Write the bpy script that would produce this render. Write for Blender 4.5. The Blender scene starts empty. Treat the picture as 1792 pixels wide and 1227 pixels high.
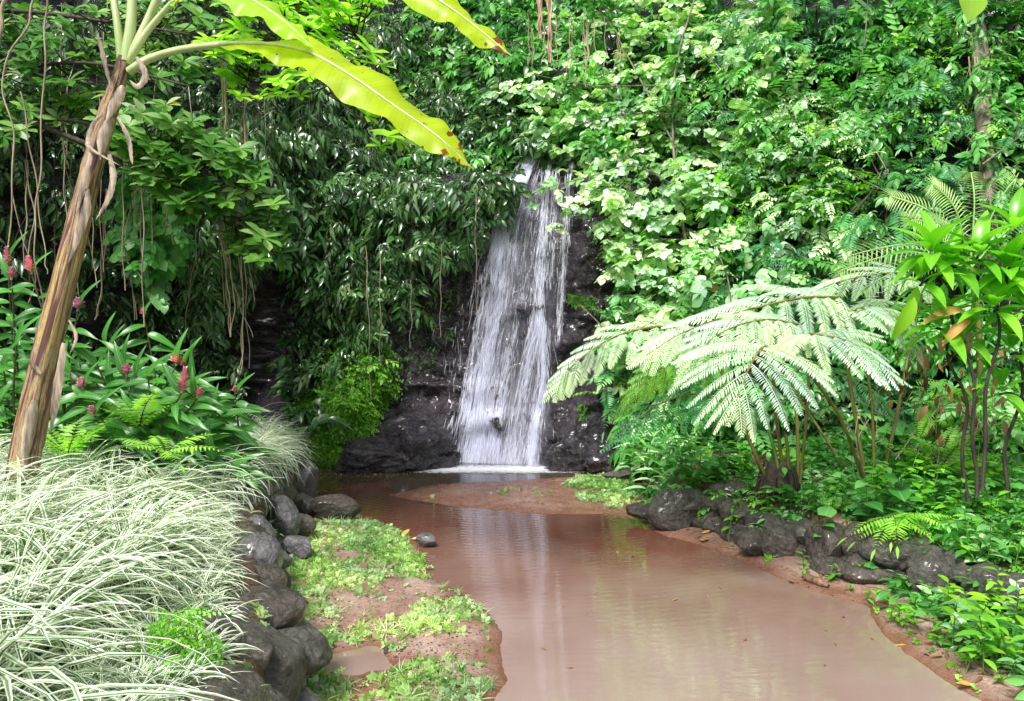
import bpy, math, random
import numpy as np
from mathutils import Vector
from mathutils.bvhtree import BVHTree

random.seed(7)
R = np.random.default_rng(11)
scene = bpy.context.scene
COL = scene.collection
PI = math.pi

# ------------------------------------------------------------------ camera geometry
F_PX = 1792 * 28 / 36
CAM = np.array([0.0, 0.0, 2.5])
PITCH = math.atan((613.5 - 520) / F_PX)
FW = np.array([0, math.cos(PITCH), -math.sin(PITCH)])
UPV = np.array([0, math.sin(PITCH), math.cos(PITCH)])
RT = np.array([1.0, 0, 0])

def ray(px, py):
    return FW + RT * ((px - 896) / F_PX) + UPV * ((613.5 - py) / F_PX)
def PD(px, py, d):
    return CAM + ray(px, py) * d
def PZ(px, py, z):
    r = ray(px, py)
    return CAM + r * ((z - CAM[2]) / r[2])
def to_px(p):
    p = np.asarray(p) - CAM
    d = p @ FW
    d = np.where(d < 0.1, 0.1, d)
    return 896 + F_PX * (p @ RT) / d, 613.5 - F_PX * (p @ UPV) / d

# ------------------------------------------------------------------ numpy noise
_perm = np.random.default_rng(3).permutation(256)
_perm = np.concatenate([_perm, _perm, _perm])
_val = np.random.default_rng(4).random(256) * 2 - 1
def vnoise(x, y, z):
    x = np.asarray(x, float); y = np.asarray(y, float); z = np.asarray(z, float)
    x, y, z = np.broadcast_arrays(x, y, z)
    xi = np.floor(x).astype(int); yi = np.floor(y).astype(int); zi = np.floor(z).astype(int)
    fx, fy, fz = x - xi, y - yi, z - zi
    fx = fx * fx * (3 - 2 * fx); fy = fy * fy * (3 - 2 * fy); fz = fz * fz * (3 - 2 * fz)
    xi &= 255; yi &= 255; zi &= 255
    def h(a, b, c):
        return _val[_perm[_perm[_perm[a & 255] + (b & 255)] + (c & 255)]]
    def L(a, b, t): return a + (b - a) * t
    return L(L(L(h(xi, yi, zi), h(xi+1, yi, zi), fx), L(h(xi, yi+1, zi), h(xi+1, yi+1, zi), fx), fy),
             L(L(h(xi, yi, zi+1), h(xi+1, yi, zi+1), fx), L(h(xi, yi+1, zi+1), h(xi+1, yi+1, zi+1), fx), fy), fz)
def fbm(x, y, z, o=4, g=0.5):
    s = 0; a = 1.0; k = 1.0
    for i in range(o):
        s = s + a * vnoise(x * k + 13.1 * i, y * k + 7.7 * i, z * k + 3.3 * i)
        a *= g; k *= 2.03
    return s
def ridge(x, y, z, o=4):
    s = 0; a = 1.0; k = 1.0
    for i in range(o):
        s = s + a * (1 - 2 * np.abs(vnoise(x * k + 5.1 * i, y * k + 9.7 * i, z * k)))
        a *= 0.5; k *= 2.1
    return s

# ------------------------------------------------------------------ tagging
def tag(o, label=None, cat=None, group=None, kind=None):
    if label: o['label'] = label
    if cat: o['category'] = cat
    if group: o['group'] = group
    if kind: o['kind'] = kind
    return o
def thing(name, label, cat, loc=(0, 0, 0), group=None):
    o = bpy.data.objects.new(name, None)
    o.empty_display_size = 0.1
    COL.objects.link(o)
    o.location = [float(v) for v in loc]
    return tag(o, label, cat, group)

def nrm(v):
    v = np.asarray(v, float)
    return v / np.maximum(np.linalg.norm(v, axis=-1, keepdims=True), 1e-9)

# ------------------------------------------------------------------ mesh accumulator
class MB:
    def __init__(s):
        s.v = []; s.f = []; s.n = 0; s.r = []; s.uv = []; s.t = []
    def raw(s, V, F, rnd, UV):
        V = np.asarray(V, np.float32).reshape(-1, 3)
        F = np.asarray(F, np.int64)
        s.v.append(V); s.f.append(F + s.n); s.n += len(V)
        r = np.broadcast_to(np.asarray(rnd, np.float32), (len(V),))
        s.r.append(r); s.uv.append(np.asarray(UV, np.float32).reshape(-1, 2))
    def add(s, tpl, P, D, U, S, rnd=None):
        """scatter a template: P position, D direction (+Y), U up hint (+Z), S scale"""
        V, F, UV, TR = tpl
        P = np.atleast_2d(P).astype(float); N = len(P)
        D = nrm(np.broadcast_to(D, (N, 3))); U = np.broadcast_to(U, (N, 3))
        X = np.cross(D, U)
        bad = np.linalg.norm(X, axis=1) < 1e-4
        if bad.any(): X = np.where(bad[:, None], np.cross(D, [0.3, 0.2, 0.1]), X)
        X = nrm(X); Z = np.cross(X, D)
        S = np.asarray(S, float)
        if S.ndim == 0: S = np.full((N, 3), float(S))
        elif S.ndim == 1: S = np.repeat(S[:, None], 3, 1)
        VV = V[None] * S[:, None, :]
        W = P[:, None] + VV[..., 0:1] * X[:, None] + VV[..., 1:2] * D[:, None] + VV[..., 2:3] * Z[:, None]
        if rnd is None: rnd = R.random(N)
        rr = (np.broadcast_to(rnd, (N,))[:, None] * 0.6 + TR[None] * 0.4)
        FF = (F[None] + (np.arange(N) * len(V))[:, None, None]).reshape(-1, 4)
        s.raw(W.reshape(-1, 3), FF, rr.reshape(-1), np.tile(UV, (N, 1)))
    def tube(s, pts, rad, sides=6, rnd=None, cap=True):
        pts = np.asarray(pts, float); n = len(pts)
        rad = np.broadcast_to(np.asarray(rad, float), (n,))
        T = nrm(np.gradient(pts, axis=0))
        up = np.array([0.13, 0.31, 0.9]) if abs(T[0][2]) < 0.9 else np.array([0.9, 0.2, 0.1])
        A = nrm(np.cross(T, up)); B = np.cross(T, A)
        a = np.arange(sides) * 2 * PI / sides
        V = pts[:, None] + rad[:, None, None] * (np.cos(a)[None, :, None] * A[:, None] + np.sin(a)[None, :, None] * B[:, None])
        i = np.arange(n - 1)[:, None] * sides; j = np.arange(sides)[None]; k = (j + 1) % sides
        F = np.stack([i + j, i + k, i + sides + k, i + sides + j], -1).reshape(-1, 4)
        ln = np.concatenate([[0], np.cumsum(np.linalg.norm(np.diff(pts, axis=0), axis=1))])
        UV = np.stack([np.broadcast_to(j / sides, (n, sides)), np.broadcast_to(ln[:, None], (n, sides))], -1)
        if rnd is None: rnd = random.random()
        s.raw(V.reshape(-1, 3), F, rnd, UV.reshape(-1, 2))
    def build(s, name, mat, parent=None, smooth=True, origin=None):
        if not s.v: return None
        V = np.concatenate(s.v); F = np.concatenate(s.f); rr = np.concatenate(s.r); UV = np.concatenate(s.uv)
        if origin is None and parent is not None:
            origin = np.zeros(3); q = parent
            while q is not None:
                origin = origin + np.array(q.location); q = q.parent
            V = V - origin.astype(np.float32); loc = (0, 0, 0)
        elif origin is not None:
            V = V - np.asarray(origin, np.float32); loc = tuple(float(c) for c in origin)
        else:
            lo, hi = V.min(0), V.max(0)
            origin = np.array([(lo[0] + hi[0]) / 2, (lo[1] + hi[1]) / 2, lo[2]], np.float32)
            V = V - origin; loc = tuple(float(c) for c in origin)
        me = bpy.data.meshes.new(name)
        nf = len(F)
        me.vertices.add(len(V)); me.vertices.foreach_set('co', V.astype(np.float32).ravel())
        # degenerate quads (last index repeated) are written as triangles
        tri = F[:, 2] == F[:, 3]
        cnt = np.where(tri, 3, 4)
        mask = np.ones((nf, 4), bool); mask[tri, 3] = False
        flat = F[mask]
        me.loops.add(len(flat)); me.loops.foreach_set('vertex_index', flat.astype(np.int32))
        me.polygons.add(nf)
        me.polygons.foreach_set('loop_start', np.concatenate([[0], np.cumsum(cnt)[:-1]]).astype(np.int32))
        me.polygons.foreach_set('use_smooth', np.full(nf, smooth))
        at = me.attributes.new('rnd', 'FLOAT', 'POINT'); at.data.foreach_set('value', rr.astype(np.float32))
        au = me.attributes.new('luv', 'FLOAT2', 'POINT'); au.data.foreach_set('vector', UV.astype(np.float32).ravel())
        me.update(calc_edges=True)
        me.materials.append(mat)
        o = bpy.data.objects.new(name, me); COL.objects.link(o)
        o.location = loc
        if parent: o.parent = parent
        return o

# ------------------------------------------------------------------ templates
def leaf_tpl(w=0.4, shape='ell', fold=0.15, droop=0.15, st=5, wave=0.0, teeth=0):
    t = np.linspace(0, 1, st + 1)
    if shape == 'ell': k = np.sin(PI * t ** 0.9) ** 0.8
    elif shape == 'lance': k = np.sin(PI * t ** 0.7) ** 0.9 * (1 - 0.25 * t)
    elif shape == 'obov': k = np.sin(PI * t ** 1.45) ** 0.75
    elif shape == 'heart': k = np.where(t < 0.5, np.sin(PI * (0.28 + t * 0.75)) , np.sin(PI * np.clip(0.28 + t * 0.75, 0, 1))); k = np.sin(PI * (0.22 + 0.78 * t)) * 1.05
    elif shape == 'strap': k = np.minimum(1, np.sin(PI * t ** 0.8) * 1.6) 
    k = np.clip(k, 0.0, None); k[-1] = 0.0
    if shape != 'heart': k[0] = 0.06
    V = []; UV = []
    for i, ti in enumerate(t):
        hw = 0.5 * w * k[i]
        y = ti; z = -droop * ti * ti
        wv = wave * math.sin(ti * 9)
        yb = -0.10 if (shape == 'heart' and i == 0) else 0
        V += [(-hw, y + yb, z + fold * hw * 2 + wv), (0, y, z), (hw, y + yb, z + fold * hw * 2 - wv)]
        UV += [(-k[i], ti), (0, ti), (k[i], ti)]
    F = []
    for i in range(st):
        a = i * 3
        if i == st - 1:
            F += [(a, a + 1, a + 4, a + 4), (a + 1, a + 2, a + 4, a + 4)]
        else:
            F += [(a, a + 1, a + 4, a + 3), (a + 1, a + 2, a + 5, a + 4)]
    V = np.array(V, float)
    return V, np.array(F), np.array(UV, float), np.zeros(len(V))

def join_tpl(items):
    Vs = []; Fs = []; Us = []; Ts = []; n = 0
    for V, F, U, T in items:
        Vs.append(V); Fs.append(F + n); Us.append(U); Ts.append(T); n += len(V)
    return np.concatenate(Vs), np.concatenate(Fs), np.concatenate(Us), np.concatenate(Ts)
def xf_tpl(tpl, p, d, u, s, rv):
    V, F, UV, T = tpl
    d = nrm(d); x = nrm(np.cross(d, u)); z = np.cross(x, d)
    s = np.broadcast_to(s, (3,))
    W = np.asarray(p) + V[:, :1] * s[0] * x + V[:, 1:2] * s[1] * d + V[:, 2:] * s[2] * z
    return W, F, UV, np.full(len(V), rv)
def stem_tpl(pts, r):
    m = MB(); m.tube(pts, r, 3)
    V = m.v[0].astype(float)
    return V, m.f[0], np.stack([np.zeros(len(V)), np.full(len(V), 5.0)], 1), np.full(len(V), 0.1)

def sprig_alt(leaf, n=9, ls=0.3, droop=0.35, spread=1.0, seed=0, tw=0.5, rg=0.0, zig=0.0):
    """sprig one unit long along +Y with alternate leaves, drooping by gravity"""
    r = np.random.default_rng(seed)
    items = []
    ts = np.linspace(0, 1, 8)
    pts = np.stack([0.05 * np.sin(ts * 5 + seed), ts, -droop * ts ** 2], 1)
    items.append(stem_tpl(pts, 0.012 * (1 - 0.6 * ts)))
    for i in range(n):
        t = (i + 0.8) / n
        p = np.array([np.interp(t, ts, pts[:, k]) for k in range(3)])
        tan = nrm([0.1, 1, -2 * droop * t])
        sd = 1 if i % 2 else -1
        ang = spread * (1 - 0.5 * t) + r.normal() * 0.2
        d = tan * math.cos(ang) + np.array([sd * math.sin(ang), 0, 0]) + np.array([0, 0, r.normal() * 0.25 - rg])
        u = np.array([r.normal() * tw * 0.6, r.normal() * tw * 0.6, 1])
        s = ls * (0.75 + 0.5 * r.random()) * (1.1 - 0.35 * abs(t - 0.5))
        items.append(xf_tpl(leaf, p, d, u, s, r.random()))
    return join_tpl(items)

def sprig_pinnate(leaf, n=7, ls=0.28, droop=0.25, seed=0, term=True, env=0.4, fwd=0.45, stem=0.010):
    r = np.random.default_rng(seed); items = []
    ts = np.linspace(0, 1, 7)
    pts = np.stack([0 * ts, ts, -droop * ts ** 2 + 0.1 * ts], 1)
    items.append(stem_tpl(pts, stem * (1 - 0.7 * ts)))
    for i in range(n):
        t = (i + 0.7) / n
        p = np.array([0, t, -droop * t * t + 0.1 * t])
        e = 1 - env * abs(t * 2 - 0.8) ** 1.5
        for sd in (-1, 1):
            d = np.array([sd, fwd + 0.3 * t, -0.15 + r.normal() * 0.1])
            items.append(xf_tpl(leaf, p, d, [r.normal() * 0.15, 0.2, 1], ls * e * (0.9 + 0.2 * r.random()), r.random()))
    if term: items.append(xf_tpl(leaf, [0, 1, -droop + 0.1], [0, 1, -0.5], [0, 0, 1], ls, r.random()))
    return join_tpl(items)

def rosette_tpl(leaf, n=8, tilt=0.35, seed=0, ls=0.5):
    r = np.random.default_rng(seed); items = []
    for i in range(n):
        a = i * 2.4 + r.normal() * 0.15
        el = tilt * (1 - 1.2 * i / n) + r.normal() * 0.12
        d = np.array([math.cos(a) * math.cos(el), math.sin(el) , math.sin(a) * math.cos(el)])
        items.append(xf_tpl(leaf, [0, 0, 0], d, [0, 1, 0], ls * (0.75 + 0.4 * r.random()), r.random()))
    return join_tpl(items)

L_ELL = leaf_tpl(0.42, 'ell', 0.14, 0.26, 5)
L_ELLS = leaf_tpl(0.5, 'ell', 0.1, 0.15, 3)
L_LAN = leaf_tpl(0.34, 'lance', 0.18, 0.25, 4)
L_HRT = leaf_tpl(0.95, 'heart', 0.08, 0.18, 5)
L_OBO = leaf_tpl(0.52, 'obov', 0.12, 0.12, 5)
L_PIN = leaf_tpl(0.24, 'lance', 0.1, 0.2, 3)
L_NAR = leaf_tpl(0.16, 'lance', 0.1, 0.25, 3)
L_GIN = leaf_tpl(0.29, 'lance', 0.14, 0.5, 9, wave=0.014)
L_TI = leaf_tpl(0.34, 'ell', 0.22, 0.5, 9)

SP_VINE = [sprig_alt(L_LAN, 8, 0.50, 0.5, 1.0, s, 0.6, 0.5) for s in range(4)]
SP_ELL = [sprig_alt(L_ELL, 8, 0.43, 0.3, 1.1, 20 + s, 0.5, 0.15) for s in range(4)]
SP_HRT = [sprig_alt(L_HRT, 6, 0.44, 0.3, 1.2, 40 + s, 0.5, 0.15) for s in range(4)]
SP_SM = [sprig_alt(L_ELLS, 12, 0.22, 0.3, 1.2, 60 + s, 0.8, 0.2) for s in range(3)]
SP_PIN = [sprig_pinnate(L_ELL, 6, 0.34, 0.3, 80 + s) for s in range(3)]
SP_FERN = [sprig_pinnate(L_PIN, 15, 0.30, 0.45, 100 + s, env=0.75, fwd=0.25) for s in range(3)]
SP_LACE = [sprig_pinnate(sprig_pinnate(L_PIN, 6, 0.42, 0.1, 7, env=0.7, fwd=0.5, stem=0.02), 9, 0.42, 0.5, 120 + s, env=0.8, fwd=0.5) for s in range(2)]
SP_ROS = [rosette_tpl(L_OBO, 8, 0.5, s) for s in range(4)]

def scat(mb, tpls, P, D, U, S, rnd=None):
    N = len(P)
    D = np.broadcast_to(D, (N, 3)); U = np.broadcast_to(U, (N, 3)); S = np.broadcast_to(S, (N,))
    if rnd is None: rnd = R.random(N)
    w = R.integers(0, len(tpls), N)
    for i, t in enumerate(tpls):
        m = w == i
        if m.any(): mb.add(t, P[m], D[m], U[m], S[m], rnd[m])

# ------------------------------------------------------------------ materials
def newmat(name):
    m = bpy.data.materials.new(name); m.use_nodes = True
    nt = m.node_tree; nt.nodes.clear()
    out = nt.nodes.new('ShaderNodeOutputMaterial')
    return m, nt, out
def N(nt, t, **kw):
    n = nt.nodes.new(t)
    for k, v in kw.items():
        if k.startswith('i_'):
            n.inputs[k[2:].replace('_', ' ')].default_value = v
        else: setattr(n, k, v)
    return n
def ramp(nt, src, stops):
    r = nt.nodes.new('ShaderNodeValToRGB')
    e = r.color_ramp.elements
    while len(e) > 1: e.remove(e[-1])
    e[0].position = stops[0][0]; e[0].color = (*stops[0][1], 1)
    for p, c in stops[1:]:
        x = e.new(p); x.color = (*c, 1)
    nt.links.new(src, r.inputs[0])
    return r
def mixc(nt, f, a, b, mode='MIX'):
    m = nt.nodes.new('ShaderNodeMix'); m.data_type = 'RGBA'; m.blend_type = mode
    for s, v in ((0, f), (6, a), (7, b)):
        if hasattr(v, 'links') or hasattr(v, 'is_linked'): nt.links.new(v, m.inputs[s])
        elif isinstance(v, (int, float)): m.inputs[s].default_value = v
        else: m.inputs[s].default_value = (*v, 1)
    return m.outputs[2]
def mth(nt, op, a, b=None, c=None):
    m = nt.nodes.new('ShaderNodeMath'); m.operation = op
    for i, v in enumerate((a, b, c)):
        if v is None: continue
        if isinstance(v, (int, float)): m.inputs[i].default_value = v
        else: nt.links.new(v, m.inputs[i])
    return m.outputs[0]

def leafmat(name, cols, rough=0.38, transl=0.3, tcol=None, vein=0.35, edge=None, spec=0.5, stemcol=(0.05, 0.045, 0.02), brown=0.0, sidev=0.0):
    m, nt, out = newmat(name)
    at = N(nt, 'ShaderNodeAttribute', attribute_name='rnd')
    uv = N(nt, 'ShaderNodeAttribute', attribute_name='luv')
    sep = N(nt, 'ShaderNodeSeparateXYZ'); nt.links.new(uv.outputs['Vector'], sep.inputs[0])
    n = len(cols)
    rp = ramp(nt, at.outputs['Fac'], [(i / max(1, n - 1), c) for i, c in enumerate(cols)])
    c = rp.outputs[0]
    geo = N(nt, 'ShaderNodeNewGeometry')
    ns = N(nt, 'ShaderNodeTexNoise'); ns.inputs['Scale'].default_value = 1.7; ns.inputs['Detail'].default_value = 2
    nt.links.new(geo.outputs['Position'], ns.inputs['Vector'])
    hv = ramp(nt, ns.outputs[0], [(0.35, (0.72, 0.78, 0.85)), (0.65, (1.25, 1.18, 0.95))])
    c = mixc(nt, 1.0, c, hv.outputs[0], 'MULTIPLY')
    ax = mth(nt, 'ABSOLUTE', sep.outputs[0])
    if vein > 0:
        v = ramp(nt, ax, [(0.0, (1, 1, 1)), (0.10, (0, 0, 0))])
        f = mth(nt, 'MULTIPLY', v.outputs[0], vein)
        c = mixc(nt, f, c, (0.5, 0.66, 0.3))
    if sidev > 0:
        q = mth(nt, 'SINE', mth(nt, 'MULTIPLY', mth(nt, 'SUBTRACT', sep.outputs[1], mth(nt, 'MULTIPLY', ax, 0.18)), 70))
        f = mth(nt, 'MULTIPLY', mth(nt, 'GREATER_THAN', q, 0.6), sidev)
        c = mixc(nt, f, c, (0.4, 0.6, 0.15))
    if edge is not None:
        v = ramp(nt, ax, [(0.34, (0, 0, 0)), (0.50, (1, 1, 1))])
        c = mixc(nt, v.outputs[0], c, edge)
    if brown > 0:
        f = mth(nt, 'GREATER_THAN', at.outputs['Fac'], 1 - brown)
        c = mixc(nt, f, c, (0.42, 0.22, 0.03))
    st = mth(nt, 'GREATER_THAN', sep.outputs[1], 3.0)
    c = mixc(nt, st, c, stemcol)
    b = N(nt, 'ShaderNodeBsdfPrincipled'); b.inputs['Roughness'].default_value = rough
    b.inputs['Specular IOR Level'].default_value = spec
    nt.links.new(c, b.inputs['Base Color'])
    tr = N(nt, 'ShaderNodeBsdfTranslucent')
    tc = mixc(nt, 1.0, c, tcol or (1.3, 1.5, 0.6), 'MULTIPLY')
    nt.links.new(tc, tr.inputs['Color'])
    mx = N(nt, 'ShaderNodeMixShader'); mx.inputs[0].default_value = transl
    nt.links.new(b.outputs[0], mx.inputs[1]); nt.links.new(tr.outputs[0], mx.inputs[2])
    nt.links.new(mx.outputs[0], out.inputs[0])
    return m

M_DARK = leafmat('shaded_vine_leaf', [(0.010, 0.05, 0.012), (0.024, 0.10, 0.02), (0.055, 0.17, 0.04), (0.26, 0.36, 0.22)], 0.27, 0.22, spec=0.8)  # shade of the left cliff and silvery highlights put into the leaf colours
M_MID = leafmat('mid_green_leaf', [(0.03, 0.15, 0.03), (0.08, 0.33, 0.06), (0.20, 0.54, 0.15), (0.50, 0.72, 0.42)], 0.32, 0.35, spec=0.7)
M_BLUE = leafmat('blue_green_fern_leaf', [(0.04, 0.20, 0.07), (0.08, 0.34, 0.12), (0.20, 0.50, 0.24)], 0.36, 0.28, vein=0.1)
M_PALE = leafmat('pale_heart_leaf', [(0.14, 0.38, 0.11), (0.34, 0.58, 0.30), (0.64, 0.78, 0.60), (0.84, 0.88, 0.83)], 0.3, 0.32, brown=0.015, spec=0.7)  # pale leaf colour; the whitest tones carry painted highlights
M_BRT = leafmat('bright_weed_leaf', [(0.10, 0.36, 0.025), (0.22, 0.56, 0.05), (0.42, 0.72, 0.14)], 0.36, 0.4)
M_GLOSS = leafmat('glossy_rosette_leaf', [(0.03, 0.12, 0.02), (0.07, 0.24, 0.04), (0.20, 0.40, 0.10), (0.52, 0.62, 0.46)], 0.2, 0.3, brown=0.015, spec=0.7)  # last tone paints silver-grey highlights on some leaves
M_LIME = leafmat('backlit_lime_leaf', [(0.22, 0.50, 0.03), (0.38, 0.66, 0.06), (0.58, 0.78, 0.22)], 0.28, 0.5, brown=0.01)  # glow of light through the leaves put into the lime; sprouts share it
M_GIN = leafmat('ginger_leaf', [(0.03, 0.17, 0.03), (0.06, 0.28, 0.04), (0.12, 0.42, 0.07)], 0.33, 0.3, spec=0.5, sidev=0.12)
M_TI = leafmat('ti_leaf', [(0.12, 0.42, 0.02), (0.24, 0.62, 0.04), (0.48, 0.78, 0.14)], 0.24, 0.4, sidev=0.1)
M_FERN = leafmat('giant_fern_leaf', [(0.40, 0.62, 0.36), (0.62, 0.78, 0.58), (0.84, 0.90, 0.82)], 0.34, 0.22, vein=0.15, spec=0.8, tcol=(1.1, 1.3, 0.8))  # white sun highlights put into the frond colour
M_FERN2 = leafmat('soft_fern_leaf', [(0.16, 0.42, 0.05), (0.28, 0.60, 0.08), (0.40, 0.70, 0.14)], 0.42, 0.4, vein=0.1)
M_PALMF = leafmat('feather_frond_leaf', [(0.36, 0.56, 0.20), (0.56, 0.72, 0.40)], 0.35, 0.35, vein=0.1, stemcol=(0.2, 0.28, 0.05))
M_GRASS = leafmat('variegated_grass_blade', [(0.04, 0.14, 0.04), (0.09, 0.24, 0.07), (0.30, 0.45, 0.20)], 0.36, 0.25, vein=0.0, edge=(0.88, 0.92, 0.78), tcol=(1.1, 1.15, 0.9))
M_GC = leafmat('groundcover_leaf', [(0.16, 0.36, 0.07), (0.32, 0.50, 0.18), (0.62, 0.72, 0.46)], 0.32, 0.3)
M_CREEP = leafmat('creeper_leaf', [(0.06, 0.19, 0.012), (0.12, 0.34, 0.02), (0.22, 0.50, 0.04)], 0.45, 0.35, vein=0.0)
M_PINK = leafmat('pink_bract', [(0.72, 0.26, 0.36), (0.85, 0.42, 0.50), (0.92, 0.62, 0.66)], 0.45, 0.2, tcol=(1, 0.9, 1), vein=0.0)
M_DEADLEAF = leafmat('dry_leaf', [(0.16, 0.07, 0.03), (0.34, 0.20, 0.10), (0.5, 0.36, 0.2)], 0.6, 0.2, tcol=(1, 0.9, 0.7), vein=0.0)
M_YELLEAF = leafmat('yellow_fallen_leaf', [(0.62, 0.50, 0.2), (0.65, 0.3, 0.03), (0.8, 0.72, 0.5)], 0.5, 0.2, tcol=(1, 0.9, 0.6), vein=0.1)

def barkmat(name, c1, c2, scale=8, rough=0.8, stretch=0.25, bump=0.6):
    m, nt, out = newmat(name)
    tc = N(nt, 'ShaderNodeTexCoord'); mp = N(nt, 'ShaderNodeMapping'); mp.inputs['Scale'].default_value = (1, 1, stretch)
    nt.links.new(tc.outputs['Object'], mp.inputs[0])
    ns = N(nt, 'ShaderNodeTexNoise'); ns.inputs['Scale'].default_value = scale; ns.inputs['Detail'].default_value = 6
    ns.inputs['Roughness'].default_value = 0.65
    nt.links.new(mp.outputs[0], ns.inputs['Vector'])
    rp = ramp(nt, ns.outputs[0], [(0.35, c1), (0.62, c2)])
    b = N(nt, 'ShaderNodeBsdfPrincipled'); b.inputs['Roughness'].default_value = rough
    nt.links.new(rp.outputs[0], b.inputs['Base Color'])
    bp = N(nt, 'ShaderNodeBump'); bp.inputs['Strength'].default_value = bump; bp.inputs['Distance'].default_value = 0.02
    nt.links.new(ns.outputs[0], bp.inputs['Height']); nt.links.new(bp.outputs[0], b.inputs['Normal'])
    nt.links.new(b.outputs[0], out.inputs[0])
    return m
M_BARK = barkmat('grey_bark', (0.05, 0.04, 0.03), (0.26, 0.22, 0.17), 14)
M_BARKD = barkmat('dark_wet_bark', (0.015, 0.012, 0.01), (0.07, 0.05, 0.035), 14)
M_ROOT = barkmat('hanging_root_bark', (0.20, 0.15, 0.10), (0.46, 0.38, 0.28), 9)
M_FIBRE = barkmat('straw_root_fibre', (0.35, 0.2, 0.12), (0.62, 0.45, 0.32), 30, stretch=0.05)
M_STALK = barkmat('fern_stalk', (0.09, 0.07, 0.02), (0.22, 0.22, 0.06), 12, 0.45, 0.15, 0.2)
M_GSTEM = barkmat('green_stem', (0.05, 0.14, 0.02), (0.12, 0.24, 0.05), 10, 0.5, 0.2, 0.2)
M_REDSTEM = barkmat('dark_ginger_stem', (0.03, 0.03, 0.015), (0.10, 0.10, 0.04), 10, 0.5, 0.2, 0.2)
M_MIDRIB = barkmat('banana_midrib', (0.32, 0.42, 0.16), (0.55, 0.62, 0.34), 6, 0.4, 0.1, 0.1)

def rockmat(name, dark, light, moss=0.3, rough=0.32, scale=1.0, mosscol=(0.05, 0.13, 0.01), bump=1.0):
    m, nt, out = newmat(name)
    geo = N(nt, 'ShaderNodeNewGeometry')
    def noise(s, d=6, r=0.6):
        n = N(nt, 'ShaderNodeTexNoise'); n.inputs['Scale'].default_value = s * scale; n.inputs['Detail'].default_value = d
        n.inputs['Roughness'].default_value = r; nt.links.new(geo.outputs['Position'], n.inputs['Vector']); return n
    n1 = noise(3.0, 8, 0.7); n2 = noise(22, 6, 0.7); n3 = noise(1.3, 3)
    vo = N(nt, 'ShaderNodeTexVoronoi'); vo.feature = 'F1'; vo.inputs['Scale'].default_value = 9 * scale
    nt.links.new(geo.outputs['Position'], vo.inputs['Vector'])
    rp = ramp(nt, n1.outputs[0], [(0.3, dark), (0.7, light)])
    c = mixc(nt, 0.5, rp.outputs[0], ramp(nt, n2.outputs[0], [(0.3, (0.4, 0.4, 0.4)), (0.7, (1.5, 1.5, 1.5))]).outputs[0], 'MULTIPLY')
    sep = N(nt, 'ShaderNodeSeparateXYZ'); nt.links.new(geo.outputs['Normal'], sep.inputs[0])
    mm = mth(nt, 'ADD', mth(nt, 'MULTIPLY', n3.outputs[0], 1.3), mth(nt, 'MULTIPLY', sep.outputs[2], 0.25))
    mm = mth(nt, 'ADD', mm, mth(nt, 'MULTIPLY', n2.outputs[0], 0.35))
    mr = ramp(nt, mm, [(1.22 - moss * 0.62, (0, 0, 0)), (1.32 - moss * 0.62, (1, 1, 1))]) if moss > 0 else None
    b = N(nt, 'ShaderNodeBsdfPrincipled'); b.inputs['Coat Weight'].default_value = 0.5 if rough < 0.35 else 0.15; b.inputs['Coat Roughness'].default_value = 0.12
    if mr:
        c = mixc(nt, mr.outputs[0], c, mixc(nt, n2.outputs[0], mosscol, tuple(v * 2.2 for v in mosscol)))
        rr = mth(nt, 'ADD', mth(nt, 'MULTIPLY', mr.outputs[0], 0.45), rough)
        rr = mth(nt, 'MULTIPLY', rr, ramp(nt, n2.outputs[0], [(0.35, (0.55,) * 3), (0.65, (1.7,) * 3)]).outputs[0])
        nt.links.new(rr, b.inputs['Roughness'])
    else: b.inputs['Roughness'].default_value = rough
    nt.links.new(c, b.inputs['Base Color'])
    h = mth(nt, 'ADD', mth(nt, 'MULTIPLY', n1.outputs[0], 0.8), mth(nt, 'MULTIPLY', n2.outputs[0], 0.35))
    h = mth(nt, 'ADD', h, mth(nt, 'MULTIPLY', vo.outputs['Distance'], 0.3))
    vc = N(nt, 'ShaderNodeTexVoronoi'); vc.feature = 'DISTANCE_TO_EDGE'; vc.inputs['Scale'].default_value = 4.5 * scale
    wp = N(nt, 'ShaderNodeMapping'); nt.links.new(geo.outputs['Position'], wp.inputs[0])
    dv_ = mixc(nt, 0.12, wp.outputs[0], n1.outputs['Color']); nt.links.new(dv_, vc.inputs['Vector'])
    crk = ramp(nt, vc.outputs['Distance'], [(0.0, (0, 0, 0)), (0.07, (1, 1, 1))])
    n4 = noise(75, 3, 0.6)
    h = mth(nt, 'ADD', mth(nt, 'ADD', h, mth(nt, 'MULTIPLY', crk.outputs[0], 0.16)), mth(nt, 'MULTIPLY', n4.outputs[0], 0.10))
    bp = N(nt, 'ShaderNodeBump'); bp.inputs['Strength'].default_value = 1.0; bp.inputs['Distance'].default_value = 0.13 * bump
    nt.links.new(h, bp.inputs['Height']); nt.links.new(bp.outputs[0], b.inputs['Normal'])
    nt.links.new(b.outputs[0], out.inputs[0])
    return m
M_CLIFF = rockmat('wet_basalt_cliff', (0.012, 0.009, 0.015), (0.10, 0.08, 0.10), 0.27, 0.17, 1.4, (0.03, 0.09, 0.008))
M_ROCKW = rockmat('black_wet_rock', (0.012, 0.009, 0.015), (0.085, 0.07, 0.09), 0.12, 0.16, 1.6, (0.03, 0.09, 0.008))
M_ROCK = rockmat('grey_wall_rock', (0.035, 0.034, 0.038), (0.22, 0.21, 0.22), 0.20, 0.34, 2.0, (0.05, 0.13, 0.015), 0.35)
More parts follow.
